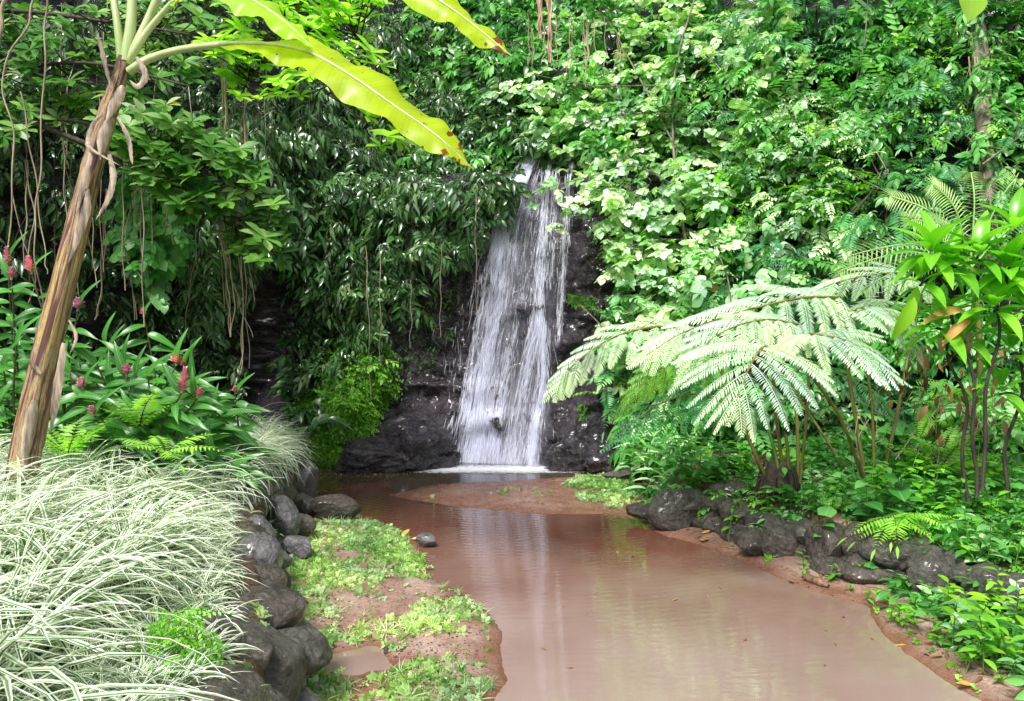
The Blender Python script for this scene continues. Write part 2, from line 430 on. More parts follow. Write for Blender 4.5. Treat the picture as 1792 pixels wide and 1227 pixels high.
M_ROCKM = rockmat('mossy_wall_rock', (0.03, 0.028, 0.024), (0.15, 0.14, 0.12), 0.30, 0.42, 2.4, (0.045, 0.075, 0.012), 0.4)
M_ROCKR = rockmat('reddish_bank_rock', (0.02, 0.017, 0.015), (0.13, 0.105, 0.09), 0.35, 0.3, 2.0, (0.05, 0.12, 0.015), 0.35)
M_SHEATH = barkmat('dry_sheath_skin', (0.07, 0.045, 0.04), (0.5, 0.4, 0.3), 16, 0.6, 0.12)
M_WOOD = barkmat('wet_driftwood', (0.06, 0.035, 0.02), (0.22, 0.13, 0.08), 12, 0.5)

# ------------------------------------------------------------------ plan outlines (world XY) read off the photo
def W(pts, z=0.0): return np.array([PZ(x, y, z)[:2] for x, y in pts])
SPIT = W([(560, 868), (610, 892), (660, 915), (715, 940), (742, 965), (750, 1000), (800, 1030), (848, 1070), (878, 1105), (868, 1150), (884, 1190), (860, 1227), (845, 1300), (820, 1500)])
SPIT = np.vstack([SPIT, [[-0.2, 1.0], [-9, 1.0], [-9, 9.6]]])
RSHORE = W([(1072, 826), (1000, 836), (870, 842), (760, 848), (678, 866), (720, 876), (800, 886), (900, 896), (980, 899), (1060, 897), (1110, 906), (1165, 938), (1260, 962), (1330, 995), (1420, 1030), (1515, 1062), (1535, 1098), (1585, 1145), (1660, 1185), (1735, 1235), (1800, 1330)])
RSHORE = np.vstack([RSHORE, [[2.3, 1.0], [11, 1.0], [11, 13], [2.4, 13]]])
LTERR = W([(505, 1227), (478, 1090), (472, 960), (525, 900), (540, 868), (520, 842)], 0.1)
LTERR = np.vstack([[[-0.75, 1.0], [-1.05, 3.4]], LTERR, [[-3.3, 10.9], [-4.5, 12.5], [-14, 12.5], [-14, 1.0]]])
RTERR = W([(1110, 870), (1150, 905), (1230, 912), (1300, 945), (1390, 965), (1500, 1000), (1600, 1025), (1660, 1050), (1792, 1100), (1880, 1200)], 0.12)
RTERR = np.vstack([RTERR, [[3.3, 2.0], [12, 2.0], [12, 13.5], [2.3, 13.5]]])

def sdist(poly, X, Y):
    """signed distance, positive inside"""
    x1, y1 = poly[:, 0], poly[:, 1]; x2, y2 = np.roll(x1, -1), np.roll(y1, -1)
    best = np.full(X.shape, 1e9); ins = np.zeros(X.shape, bool)
    for a, b, c, d in zip(x1, y1, x2, y2):
        dx, dy = c - a, d - b; L = dx * dx + dy * dy + 1e-12
        t = np.clip(((X - a) * dx + (Y - b) * dy) / L, 0, 1)
        best = np.minimum(best, np.hypot(X - a - t * dx, Y - b - t * dy))
        cond = ((b > Y) != (d > Y)) & (X < (c - a) * (Y - b) / (d - b + 1e-12) + a)
        ins ^= cond
    return np.where(ins, best, -best)

PUDD = [(*PZ(640, 1140, 0)[:2], 0.26, 0.08), (*PZ(600, 1160, 0)[:2], 0.22, 0.07), (*PZ(700, 1160, 0)[:2], 0.16, 0.06), (*PZ(585, 1075, 0)[:2], 0.13, 0.05), (*PZ(650, 1205, 0)[:2], 0.25, 0.06), (*PZ(540, 1040, 0)[:2], 0.16, 0.05)]
def ground_h(X, Y):
    X = np.asarray(X, float); Y = np.asarray(Y, float)
    wob = 0.09 * fbm(X * 1.6, Y * 1.6, 0.3, 3)
    d = np.maximum(sdist(SPIT, X, Y), sdist(RSHORE, X, Y)) + wob * 0.6
    lowf = 1 - 0.75 * np.clip((Y - 8.3) / 0.6, 0, 1)
    land = 0.085 * lowf * (1 - np.exp(-np.maximum(d, 0) / 0.35)) + 0.02 * lowf * fbm(X * 3, Y * 3, 2, 4) * np.clip(d * 6, 0, 1) + 0.006 * fbm(X * 14, Y * 14, 1, 3)
    z = np.where(d > 0, land + 0.004, -0.35 * (1 - np.exp(d / 0.5)))
    for a, b, r, h in PUDD:
        z = z - h * np.exp(-((X - a) ** 2 + (Y - b) ** 2) / r ** 2) * (1.0 + 0.5 * fbm(X * 5, Y * 5, 8, 2))
    s1 = sdist(LTERR, X, Y); s2 = sdist(RTERR, X, Y)
    t1 = np.clip((s1 + 0.02) / 0.16, 0, 1); t1 = t1 * t1 * (3 - 2 * t1)
    z = z * (1 - t1) + t1 * (0.66 + 0.04 * np.clip(s1, 0, 6) + 0.05 * fbm(X * 1.3, Y * 1.3, 5, 3))
    t2 = np.clip((s2 - 0.24) / 0.3, 0, 1); t2 = t2 * t2 * (3 - 2 * t2)
    z = z * (1 - t2) + t2 * (0.34 + 0.16 * np.clip(s2, 0, 5) + 0.06 * fbm(X * 1.5, Y * 1.5, 9, 3))
    # the ground keeps going behind the camera as gentle land
    bt = np.clip((0.6 - Y) / 2.0, 0, 1)
    z = z * (1 - bt) + bt * 0.6
    return z

def grid_mesh(xs, ys, hf):
    X, Y = np.meshgrid(xs, ys)
    Z = hf(X, Y)
    V = np.stack([X, Y, Z], -1).reshape(-1, 3)
    nx, ny = len(xs), len(ys)
    i = np.arange(ny - 1)[:, None] * nx; j = np.arange(nx - 1)[None]
    F = np.stack([i + j, i + j + 1, i + nx + j + 1, i + nx + j], -1).reshape(-1, 4)
    return V, F

xs = np.concatenate([[-60, -35, -20, -14], np.linspace(-10, -4.1, 60), np.linspace(-4, 5, 300), np.linspace(5.1, 10, 50), [14, 20, 35, 60]])
ys = np.concatenate([[-60, -30, -15, -8], np.linspace(-4, 3.4, 50), np.linspace(3.5, 12.6, 300), [13, 14, 16, 20, 30, 60]])
GV, GF = grid_mesh(xs, ys, ground_h)
def gz(x, y): return float(ground_h(np.array([x]), np.array([y]))[0])
_gb = BVHTree.FromPolygons([tuple(v) for v in GV], [tuple(f) for f in GF.tolist()])
def PG(px, py):
    d = Vector(nrm(ray(px, py)))
    h = _gb.ray_cast(Vector(CAM), d)
    return np.array(h[0]) if h[0] is not None else PZ(px, py, 0)

# ground material: wet reddish mud, paler gravel, dark soil on the terraces
m, nt, out = newmat('wet_red_mud')
geo = N(nt, 'ShaderNodeNewGeometry'); sp = N(nt, 'ShaderNodeSeparateXYZ'); nt.links.new(geo.outputs['Position'], sp.inputs[0])
def gn(s, d=6, r=0.6):
    n = N(nt, 'ShaderNodeTexNoise'); n.inputs['Scale'].default_value = s; n.inputs['Detail'].default_value = d; n.inputs['Roughness'].default_value = r
    nt.links.new(geo.outputs['Position'], n.inputs['Vector']); return n
a1, a2, a3 = gn(1.8), gn(45, 4, 0.7), gn(7, 5, 0.65)
c = ramp(nt, a1.outputs[0], [(0.3, (0.22, 0.115, 0.085)), (0.5, (0.32, 0.205, 0.165)), (0.7, (0.44, 0.33, 0.29))]).outputs[0]
c = mixc(nt, 0.75, c, ramp(nt, a2.outputs[0], [(0.3, (0.5, 0.5, 0.5)), (0.5, (1, 1, 1)), (0.7, (1.35, 1.35, 1.35))]).outputs[0], 'MULTIPLY')
c = mixc(nt, 0.6, c, ramp(nt, a3.outputs[0], [(0.3, (0.55, 0.5, 0.48)), (0.6, (1.1, 1.1, 1.1))]).outputs[0], 'MULTIPLY')
wet = ramp(nt, mth(nt, 'ADD', sp.outputs[2], mth(nt, 'MULTIPLY', a3.outputs[0], 0.02)), [(0.012, (1, 1, 1)), (0.06, (0, 0, 0))])
c = mixc(nt, wet.outputs[0], c, (0.18, 0.075, 0.045))
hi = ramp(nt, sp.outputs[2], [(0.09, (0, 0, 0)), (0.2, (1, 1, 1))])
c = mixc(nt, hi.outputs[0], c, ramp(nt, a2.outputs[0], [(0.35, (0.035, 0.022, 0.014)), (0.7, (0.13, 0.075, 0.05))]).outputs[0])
b = N(nt, 'ShaderNodeBsdfPrincipled'); nt.links.new(c, b.inputs['Base Color'])
rr = ramp(nt, a3.outputs[0], [(0.35, (0.28,) * 3), (0.6, (0.62,) * 3)])
nt.links.new(mixc(nt, wet.outputs[0], rr.outputs[0], (0.2, 0.2, 0.2)), b.inputs['Roughness'])
bp = N(nt, 'ShaderNodeBump'); bp.inputs['Strength'].default_value = 0.8; bp.inputs['Distance'].default_value = 0.02
nt.links.new(mth(nt, 'ADD', a2.outputs[0], a3.outputs[0]), bp.inputs['Height']); nt.links.new(bp.outputs[0], b.inputs['Normal'])
nt.links.new(b.outputs[0], out.inputs[0]); M_MUD = m
g = MB(); g.raw(GV, GF, 0.5, GV[:, :2]); go = g.build('ground', M_MUD, origin=(0, 0, 0)); tag(go, kind='structure')

# ------------------------------------------------------------------ water
m, nt, out = newmat('muddy_stream_water')
geo = N(nt, 'ShaderNodeNewGeometry')
sepw = N(nt, 'ShaderNodeSeparateXYZ'); nt.links.new(geo.outputs['Position'], sepw.inputs[0])
nw = N(nt, 'ShaderNodeTexNoise'); nw.inputs['Scale'].default_value = 0.7; nw.inputs['Detail'].default_value = 3
nt.links.new(geo.outputs['Position'], nw.inputs['Vector'])
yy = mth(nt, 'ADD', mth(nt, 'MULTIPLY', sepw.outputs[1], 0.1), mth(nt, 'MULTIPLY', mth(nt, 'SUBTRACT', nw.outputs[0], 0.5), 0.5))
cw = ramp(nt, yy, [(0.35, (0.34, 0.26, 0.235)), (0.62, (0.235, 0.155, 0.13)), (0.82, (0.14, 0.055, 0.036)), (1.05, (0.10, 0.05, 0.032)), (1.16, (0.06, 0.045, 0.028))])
b = N(nt, 'ShaderNodeBsdfPrincipled'); nt.links.new(cw.outputs[0], b.inputs['Base Color'])
b.inputs['Roughness'].default_value = 0.03; b.inputs['IOR'].default_value = 1.75; b.inputs['Specular IOR Level'].default_value = 0.75
mp = N(nt, 'ShaderNodeMapping'); mp.inputs['Location'].default_value = (-0.0, -11.9, 0)
nt.links.new(geo.outputs['Position'], mp.inputs[0])
wv = N(nt, 'ShaderNodeTexWave'); wv.wave_type = 'RINGS'; wv.rings_direction = 'SPHERICAL'
wv.inputs['Scale'].default_value = 3.4; wv.inputs['Distortion'].default_value = 3.5; wv.inputs['Detail'].default_value = 2; wv.inputs['Detail Scale'].default_value = 1.2
nt.links.new(mp.outputs[0], wv.inputs['Vector'])
mp2 = N(nt, 'ShaderNodeMapping'); mp2.inputs['Scale'].default_value = (0.45, 2.2, 1); nt.links.new(geo.outputs['Position'], mp2.inputs[0])
n2 = N(nt, 'ShaderNodeTexNoise'); n2.inputs['Scale'].default_value = 9; n2.inputs['Detail'].default_value = 3; nt.links.new(mp2.outputs[0], n2.inputs['Vector'])
amp = N(nt, 'ShaderNodeMapRange'); amp.inputs['From Min'].default_value = 4; amp.inputs['From Max'].default_value = 11; amp.inputs['To Min'].default_value = 0.0; amp.inputs['To Max'].default_value = 1.0
nt.links.new(sepw.outputs[1], amp.inputs[0])
h = mth(nt, 'ADD', mth(nt, 'MULTIPLY', mth(nt, 'MULTIPLY', wv.outputs['Fac'], 0.5), amp.outputs[0]), mth(nt, 'MULTIPLY', n2.outputs[0], 0.5))
bp = N(nt, 'ShaderNodeBump'); bp.inputs['Strength'].default_value = 0.13; bp.inputs['Distance'].default_value = 0.02
nt.links.new(h, bp.inputs['Height']); nt.links.new(bp.outputs[0], b.inputs['Normal'])
nt.links.new(b.outputs[0], out.inputs[0]); M_WATER = m
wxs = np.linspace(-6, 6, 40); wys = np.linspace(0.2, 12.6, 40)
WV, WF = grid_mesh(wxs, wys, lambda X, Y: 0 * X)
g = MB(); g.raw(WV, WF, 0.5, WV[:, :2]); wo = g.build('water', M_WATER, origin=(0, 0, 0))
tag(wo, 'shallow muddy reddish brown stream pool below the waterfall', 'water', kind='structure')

# ------------------------------------------------------------------ cliff
base = np.array([(-16, 0.5), (-12, 5), (-9, 8), (-6.5, 10.2), (-4.8, 11.6), (-3.4, 12.3), (-2.4, 12.3), (-1.2, 12.15), (0, 11.95), (0.9, 11.95), (1.7, 11.8), (2.3, 11.3), (3.0, 10.7), (4.2, 10.1), (6, 9.1), (8, 7.6), (10.5, 5), (13, 1)], float)
def catmull(P, n):
    P = np.asarray(P, float)
    Q = np.vstack([2 * P[0] - P[1], P, 2 * P[-1] - P[-2]])
    o = []
    for i in range(1, len(Q) - 2):
        t = np.linspace(0, 1, n, endpoint=False)[:, None]
        p0, p1, p2, p3 = Q[i-1], Q[i], Q[i+1], Q[i+2]
        o.append(0.5 * ((2*p1) + (-p0+p2)*t + (2*p0-5*p1+4*p2-p3)*t*t + (-p0+3*p1-3*p2+p3)*t**3))
    o.append(P[-1:]); return np.vstack(o)
bc = catmull(base, 30)
ln = np.concatenate([[0], np.cumsum(np.linalg.norm(np.diff(bc, axis=0), axis=1))])
# arc positions: dense near the fall
x_at = bc[:, 0]
s_fall0, s_fall1 = np.interp(-3.6, x_at, ln), np.interp(3.0, x_at, ln)
ss = np.concatenate([np.linspace(0, s_fall0, 90, endpoint=False), np.linspace(s_fall0, s_fall1, 260, endpoint=False), np.linspace(s_fall1, ln[-1], 90)])
zz = np.concatenate([np.linspace(-0.4, 6.0, 230, endpoint=False), np.linspace(6.0, 15, 60)])
BUMPS = [(700, 770, 0.55, 0.55, 0.30), (760, 765, 0.35, 0.40, 0.35), (640, 790, 0.5, 0.40, 0.25), (1010, 770, 0.45, 0.45, 0.35), (1080, 770, 0.55, 0.4, 0.35),
         (965, 760, 0.25, 0.25, 0.35), (990, 600, 0.35, 0.22, 0.20), (1035, 545, 0.35, 0.28, 0.25), (1040, 470, 0.3, 0.25, 0.5), (1060, 690, 0.45, 0.35, 0.3),
         (930, 540, 0.18, 0.35, 0.08), (880, 740, 0.22, 0.4, 0.18), (1060, 625, 0.3, 0.25, 0.2), (600, 720, 0.5, 0.5, 0.6), (820, 480, 0.2, 0.25, 0.3)]
def cliff_pts(s, z):
    X = np.interp(s, ln, bc[:, 0]); Y = np.interp(s, ln, bc[:, 1])
    e = 0.15
    tx = np.interp(s + e, ln, bc[:, 0]) - np.interp(s - e, ln, bc[:, 0]); ty = np.interp(s + e, ln, bc[:, 1]) - np.interp(s - e, ln, bc[:, 1])
    L = np.hypot(tx, ty) + 1e-9; nx, ny = -ty / L, tx / L      # pointing back, away from the pool
    left = np.clip((-2.6 - X) / 1.0, 0, 1); right = np.clip((X - 1.4) / 1.2, 0, 1); mid = 1 - left - right
    zc = np.maximum(z, 0)
    bk_mid = 0.20 * zc + np.clip((zc - 4.45) / 0.25, 0, 1) * 1.0 + np.clip(zc - 4.6, 0, 9) * 0.35
    bk_l = 0.7 * np.exp(-((zc - 1.6) / 1.1) ** 2) + 0.05 * zc + np.clip(zc - 6, 0, 9) * 0.4
    bk_r = 0.42 * zc
    bk = left * bk_l + mid * bk_mid + right * bk_r
    n1 = fbm(X * 0.7, Y * 0.7, z * 0.7, 3) * 0.25
    rk = ridge(X * 2.6 + 3, Y * 2.6, z * 3.1, 5) * 0.10 + fbm(X * 8, Y * 8, z * 8, 4) * 0.05
    stp = np.abs(((z * 1.15 + 0.3 * fbm(X * 1.2, Y, z * .5, 2)) % 1.0) - 0.5) * 0.07      # ledges
    bk = bk + n1 - rk + stp * mid
    for (px, py, amp, rx, rz) in BUMPS:
        c = PD(px, py, 12.0)
        bk = bk - amp * np.exp(-((X - c[0]) / rx) ** 2 - ((z - c[2]) / rz) ** 2)
    return np.stack([X + nx * bk, Y + ny * bk, z + 0 * X], -1), np.stack([-nx, -ny, 0 * nx], -1)
SS, ZZ = np.meshgrid(ss, zz)
CV, _cn = cliff_pts(SS, ZZ)
ns_, nz_ = len(ss), len(zz)
i = np.arange(nz_ - 1)[:, None] * ns_; j = np.arange(ns_ - 1)[None]
CF = np.stack([i + j, i + j + 1, i + ns_ + j + 1, i + ns_ + j], -1).reshape(-1, 4)
CVf = CV.reshape(-1, 3)
g = MB(); g.raw(CVf, CF, 0.5, CVf[:, :2]); co = g.build('cliff', M_CLIFF, origin=(0, 0, 0)); tag(co, 'dark wet basalt cliff behind the waterfall and foliage', 'cliff', kind='structure')
_cb = BVHTree.FromPolygons([tuple(v) for v in CVf.tolist()], [tuple(f) for f in CF.tolist()])
def PC(px, py, off=0.0):
    """point on the cliff seen at a photo pixel, pulled back towards the viewer by off metres"""
    d = nrm(ray(px, py)); h = _cb.ray_cast(Vector(CAM), Vector(d))
    if h[0] is None: return PD(px, py, 12) 
    return np.array(h[0]) - d * off

# ------------------------------------------------------------------ waterfall
def pinterp(y, tab): return np.interp(y, [t[0] for t in tab], [t[1] for t in tab])
STREAMS = [  # (centre by y), (half width by y), weight
    ([(272, 938), (320, 908), (400, 886), (500, 866), (600, 848), (700, 838), (816, 826)], [(272, 6), (350, 17), (500, 22), (700, 24), (816, 32)], 0.40),
    ([(290, 952), (350, 940), (450, 930), (560, 925), (650, 915), (816, 892)], [(272, 7), (400, 20), (600, 26), (816, 34)], 0.14),
    ([(272, 962), (350, 952), (430, 948), (520, 948), (560, 942), (650, 935), (740, 936), (816, 930)], [(272, 4), (400, 8), (560, 14), (816, 9)], 0.18),
    ([(272, 1000), (350, 992), (430, 985), (520, 982), (600, 976)], [(272, 4), (600, 7)], 0.06),
    ([(600, 850), (700, 850), (760, 860), (816, 862)], [(600, 20), (700, 35), (816, 55)], 0.22),
]
m, nt, out = newmat('falling_water')
at = N(nt, 'ShaderNodeAttribute', attribute_name='rnd')
uv = N(nt, 'ShaderNodeAttribute', attribute_name='luv')
sep = N(nt, 'ShaderNodeSeparateXYZ'); nt.links.new(uv.outputs['Vector'], sep.inputs[0])
d1 = N(nt, 'ShaderNodeBsdfDiffuse'); d1.inputs[0].default_value = (0.86, 0.875, 1.0, 1)
d2 = N(nt, 'ShaderNodeBsdfTranslucent'); d2.inputs[0].default_value = (0.86, 0.875, 1.0, 1)
gl = N(nt, 'ShaderNodeBsdfGlossy'); gl.inputs['Roughness'].default_value = 0.2
mx = N(nt, 'ShaderNodeMixShader'); mx.inputs[0].default_value = 0.35
nt.links.new(d1.outputs[0], mx.inputs[1]); nt.links.new(d2.outputs[0], mx.inputs[2])
mx2 = N(nt, 'ShaderNodeMixShader'); mx2.inputs[0].default_value = 0.03
nt.links.new(mx.outputs[0], mx2.inputs[1]); nt.links.new(gl.outputs[0], mx2.inputs[2])
tp = N(nt, 'ShaderNodeBsdfTransparent')
al = mth(nt, 'MULTIPLY', mth(nt, 'ADD', mth(nt, 'MULTIPLY', at.outputs['Fac'], 0.95), 0.18), mth(nt, 'SUBTRACT', 1.0, mth(nt, 'ABSOLUTE', sep.outputs[0])))
al = mth(nt, 'MINIMUM', al, 1.0)
mx3 = N(nt, 'ShaderNodeMixShader'); nt.links.new(al, mx3.inputs[0]); nt.links.new(tp.outputs[0], mx3.inputs[1]); nt.links.new(mx2.outputs[0], mx3.inputs[2])
nt.links.new(mx3.outputs[0], out.inputs[0]); M_FALL = m

_fx = np.linspace(740, 1060, 54); _fy = np.linspace(255, 826, 96)
_fd = np.array([[float((PC(x, y, 0) - CAM) @ FW) for x in _fx] for y in _fy])
_gx, _gy = np.meshgrid((_fx - 900) / 160, (_fy - 540) / 285)
_A = np.stack([_gx ** a * _gy ** b_ for a, b_ in ((0, 0), (1, 0), (0, 1), (1, 1), (0, 2), (0, 3))], -1).reshape(-1, 6)
_mk = ((_gx.ravel() > -0.6) & (_gx.ravel() < 0.6) & (_fd.ravel() < 14.0))
_cf = np.linalg.lstsq(_A[_mk], _fd.ravel()[_mk], rcond=None)[0]
_sm = (_A @ _cf).reshape(_fd.shape) - 0.06
_bl = _fd.copy()
for _ in range(5):
    p_ = np.pad(_bl, 1, mode='edge'); _bl = (p_[:-2, 1:-1] + p_[2:, 1:-1] + p_[1:-1, :-2] + p_[1:-1, 2:] + 2 * p_[1:-1, 1:-1]) / 6
_sm = np.minimum(_sm, _bl - 0.01)
for _ in range(3):
    p_ = np.pad(_sm, 1, mode='edge'); _sm = (p_[:-2, 1:-1] + p_[2:, 1:-1] + p_[1:-1, :-2] + p_[1:-1, 2:] + 2 * p_[1:-1, 1:-1]) / 6
def PF(px, py, lift):
    u = np.clip((px - _fx[0]) / (_fx[1] - _fx[0]), 0, len(_fx) - 1.001); v = np.clip((py - _fy[0]) / (_fy[1] - _fy[0]), 0, len(_fy) - 1.001)
    i, j = int(v), int(u); fu, fv = u - j, v - i
    d = (_sm[i, j] * (1 - fu) + _sm[i, j + 1] * fu) * (1 - fv) + (_sm[i + 1, j] * (1 - fu) + _sm[i + 1, j + 1] * fu) * fv
    return PD(px, py, d - lift)
FLOW = [  # centre by y, half width by y, strength by y
    ([(272, 936), (330, 905), (400, 882), (500, 868), (600, 850), (680, 838), (816, 822)], [(272, 5), (330, 10), (400, 15), (500, 19), (600, 18), (700, 16), (816, 23)], [(272, 1.0), (420, .8), (500, .45), (580, .45), (650, 1.0), (816, 1.0)]),
    ([(290, 948), (400, 926), (520, 906), (620, 892), (700, 880), (816, 868)], [(290, 8), (400, 16), (600, 24), (740, 22), (816, 36)], [(272, .10), (500, .12), (600, .2), (680, .45), (740, .8), (816, 1.0)]),
    ([(285, 962), (350, 954), (430, 948), (520, 944), (570, 940), (650, 921), (740, 904), (816, 890)], [(285, 4), (430, 6), (560, 9), (700, 8), (816, 14)], [(285, .25), (430, .4), (530, .6), (560, 1.0), (640, .7), (700, .35), (816, .6)]),
    ([(540, 944), (600, 948), (660, 950), (740, 937), (816, 930)], [(540, 6), (650, 6), (816, 8)], [(540, .6), (600, .9), (816, .9)]),
    ([(272, 1003), (350, 993), (430, 987), (520, 982), (600, 976)], [(272, 4), (600, 4)], [(272, .6), (440, .5), (600, .35)]),
    ([(290, 975), (400, 966), (500, 962)], [(290, 5), (500, 5)], [(290, .3), (500, .4)]),
]
def PFv(px, py, lift):
    u = np.clip((px - _fx[0]) / (_fx[1] - _fx[0]), 0, len(_fx) - 1.001); v = np.clip((py - _fy[0]) / (_fy[1] - _fy[0]), 0, len(_fy) - 1.001)
    i, j = v.astype(int), u.astype(int); fu, fv = u - j, v - i
    d = (_sm[i, j] * (1 - fu) + _sm[i, j + 1] * fu) * (1 - fv) + (_sm[i + 1, j] * (1 - fu) + _sm[i + 1, j + 1] * fu) * fv - lift
    r_ = FW + RT * ((px - 896) / F_PX)[..., None] + UPV * ((613.5 - py) / F_PX)[..., None]
    return CAM + r_ * d[..., None]
g = MB(); K = 5
for fi, n_ in enumerate([34000, 12000, 7000, 6500, 2200, 1000]):
    c_, h_, s_f = FLOW[fi]
    y0, y1 = c_[0][0], c_[-1][0]
    a = R.uniform(y0 - 3, y1 - 3, n_); off = R.normal(size=n_) * np.where(R.random(n_) < .88, 0.6, 1.5)
    lace = vnoise(off * 2.6 + fi * 7, a * 0.016, 1.3) + 0.55 * vnoise(off * 6 + fi, a * 0.05, 4.1) + 0.3 * vnoise(off * 14 + fi, a * 0.11, 2.1)
    k = R.random(n_) < pinterp(a, s_f) * np.clip(0.42 + 1.3 * lace, 0.02, 1)
    a, off, lace = a[k], off[k], lace[k]; m_ = len(a)
    L = R.uniform(5, 26, m_) * np.where(R.random(m_) < .85, 1, 2.2)
    bb = np.minimum(a + L, y1 + (3 if y1 > 800 else 8)); uu = np.linspace(0, 1, K)[None]
    y = a[:, None] * (1 - uu) + bb[:, None] * uu
    x = pinterp(y, c_) + off[:, None] * pinterp(y, h_) + 2.2 * vnoise(off[:, None] * 3 + 0 * y, y * 0.03, fi + .5) + 1.0 * vnoise(off[:, None] * 9 + 0 * y, y * 0.09, fi + 7.5) + (R.normal(size=m_) * 0.09)[:, None] * (y - a[:, None])
    pts = PFv(x, y, R.uniform(-0.01, 0.08, m_)[:, None] + 0.32 * np.exp(-(np.clip(y - 305, 0, 900) / 26) ** 2))
    w = (R.uniform(0.0015, 0.0075, m_) * (1 + 0.8 * (R.random(m_) < .08)))[:, None] * np.sin(np.linspace(0.3, PI - 0.2, K))[None]
    wx = w[..., None] * (RT + np.stack([0 * lace, R.normal(size=m_) * 0.6, R.normal(size=m_) * 0.15], -1)[:, None])
    V = np.stack([pts - wx, pts + np.array([0, -0.004, 0]), pts + wx], 2).reshape(-1, 3)
    UVs = np.stack([np.tile([-0.9, 0, 0.9], K * m_), np.tile(np.repeat(np.linspace(0, 1, K), 3), m_)], 1)
    i3 = (np.arange(K - 1) * 3)[:, None]
    F = np.concatenate([i3 + np.array([[0, 1, 4, 3]]), i3 + np.array([[1, 2, 5, 4]])])
    F = (F[None] + (np.arange(m_) * K * 3)[:, None, None]).reshape(-1, 4)
    hot = 1 + 0.6 * np.clip((a - 640) / 120, 0, 1) + 0.4 * np.exp(-((a - 310) / 30) ** 2)
    al_ = np.clip(R.random(m_) ** 1.3 * (0.5 + 1.0 * np.clip(lace, 0, 1)) * hot * (1.25 if fi == 0 else 0.95), 0, 1)
    g.raw(V, F, np.repeat(al_, K * 3), UVs)
fc_ = PZ(865, 822, 0)
# fine droplets thrown off the fall and at its foot
drop = (np.array([(0, 0, 0.5), (0.5, 0, 0), (-0.25, 0.43, 0), (-0.25, -0.43, 0), (0, 0, -0.7)], float),
        np.array([(0, 1, 2, 2), (0, 2, 3, 3), (0, 3, 1, 1), (4, 2, 1, 1), (4, 3, 2, 2), (4, 1, 3, 3)]), np.zeros((5, 2)), np.zeros(5))
nd = 7500
yy = R.uniform(300, 818, nd); yy[:3200] = 818 - np.abs(R.normal(size=3200)) * 18
sel = R.choice(3, nd, p=[.5, .25, .25])
xx = np.array([pinterp(y, STREAMS[s][0]) for y, s in zip(yy, sel)]) + R.normal(size=nd) * np.where(yy > 740, 48, 30)
P = np.array([PF(x, y, R.uniform(0.02, 0.40)) for x, y in zip(xx, yy)])
P[:, 2] = np.maximum(P[:, 2], 0.01)
g.add(drop, P, [0, 1, 0], [0, 0, 1], R.uniform(0.002, 0.007, nd), R.random(nd))
nb = 3600; Pb = np.stack([fc_[0] + np.clip(R.normal(size=nb) * .75, -1.6, 1.5), fc_[1] + R.normal(size=nb) * .14, R.exponential(.07, nb) + .006], 1)
g.add(drop, Pb, [0, 1, 0], [0, 0, 1], R.uniform(0.002, 0.006, nb), R.random(nb))
# thin veil film over the rock
wf = g.build('waterfall', M_FALL, origin=(0, 12, 0))
tag(wf, 'white waterfall tumbling down the dark cliff into the brown pool', 'waterfall', kind='structure')

m, nt, out = newmat('water_veil')
uv = N(nt, 'ShaderNodeAttribute', attribute_name='luv')
mp = N(nt, 'ShaderNodeMapping'); mp.inputs['Scale'].default_value = (34, 1.6, 1); nt.links.new(uv.outputs['Vector'], mp.inputs[0])
ns = N(nt, 'ShaderNodeTexNoise'); ns.inputs['Scale'].default_value = 1.6; ns.inputs['Detail'].default_value = 5; ns.inputs['Roughness'].default_value = 0.65; ns.inputs['Distortion'].default_value = 0.3
nt.links.new(mp.outputs[0], ns.inputs['Vector'])
at = N(nt, 'ShaderNodeAttribute', attribute_name='rnd')
rp = ramp(nt, ns.outputs[0], [(0.40, (0.12, 0.12, 0.12)), (0.85, (1, 1, 1))])
al = mth(nt, 'MULTIPLY', rp.outputs[0], at.outputs['Fac'])
d1 = N(nt, 'ShaderNodeBsdfDiffuse'); d1.inputs[0].default_value = (0.80, 0.80, 1.0, 1)
tp = N(nt, 'ShaderNodeBsdfTransparent')
mx3 = N(nt, 'ShaderNodeMixShader'); nt.links.new(al, mx3.inputs[0]); nt.links.new(tp.outputs[0], mx3.inputs[1]); nt.links.new(d1.outputs[0], mx3.inputs[2])
nt.links.new(mx3.outputs[0], out.inputs[0]); M_VEIL = m
g = MB()
for layer, lift in enumerate((0.03, 0.08)):
    ny, nx = 110, 40
    ysv = np.linspace(270, 818, ny)
    XL = pinterp(ysv, [(270, 926), (320, 892), (400, 864), (600, 824), (818, 788)]); XR = pinterp(ysv, [(270, 1012), (400, 1003), (600, 985), (818, 950)])
    V = []; rr = []; uvv = []
    for a in range(ny):
        for b_ in range(nx):
            u = b_ / (nx - 1); x = XL[a] + (XR[a] - XL[a]) * u
            V.append(PF(x, ysv[a], lift - 0.03)); e = math.sin(PI * u) ** 0.7
            main = math.exp(-((x - pinterp(ysv[a], FLOW[0][0])) / 26) ** 2)
            rr.append(min(1, e * (0.13 + 0.65 * main + 0.65 * max(0, (ysv[a] - 640) / 170))) * (1 if ysv[a] < 812 else 0.9)); uvv.append((u + layer * 0.37, ysv[a] / 548 * 2.2 + layer))
    i = np.arange(ny - 1)[:, None] * nx; j = np.arange(nx - 1)[None]
    F = np.stack([i + j, i + j + 1, i + nx + j + 1, i + nx + j], -1).reshape(-1, 4)
    s0 = g.n
    g.raw(np.array(V), F, np.array(rr), np.array(uvv))
vo = g.build('water_veil', M_VEIL, parent=wf, origin=None)

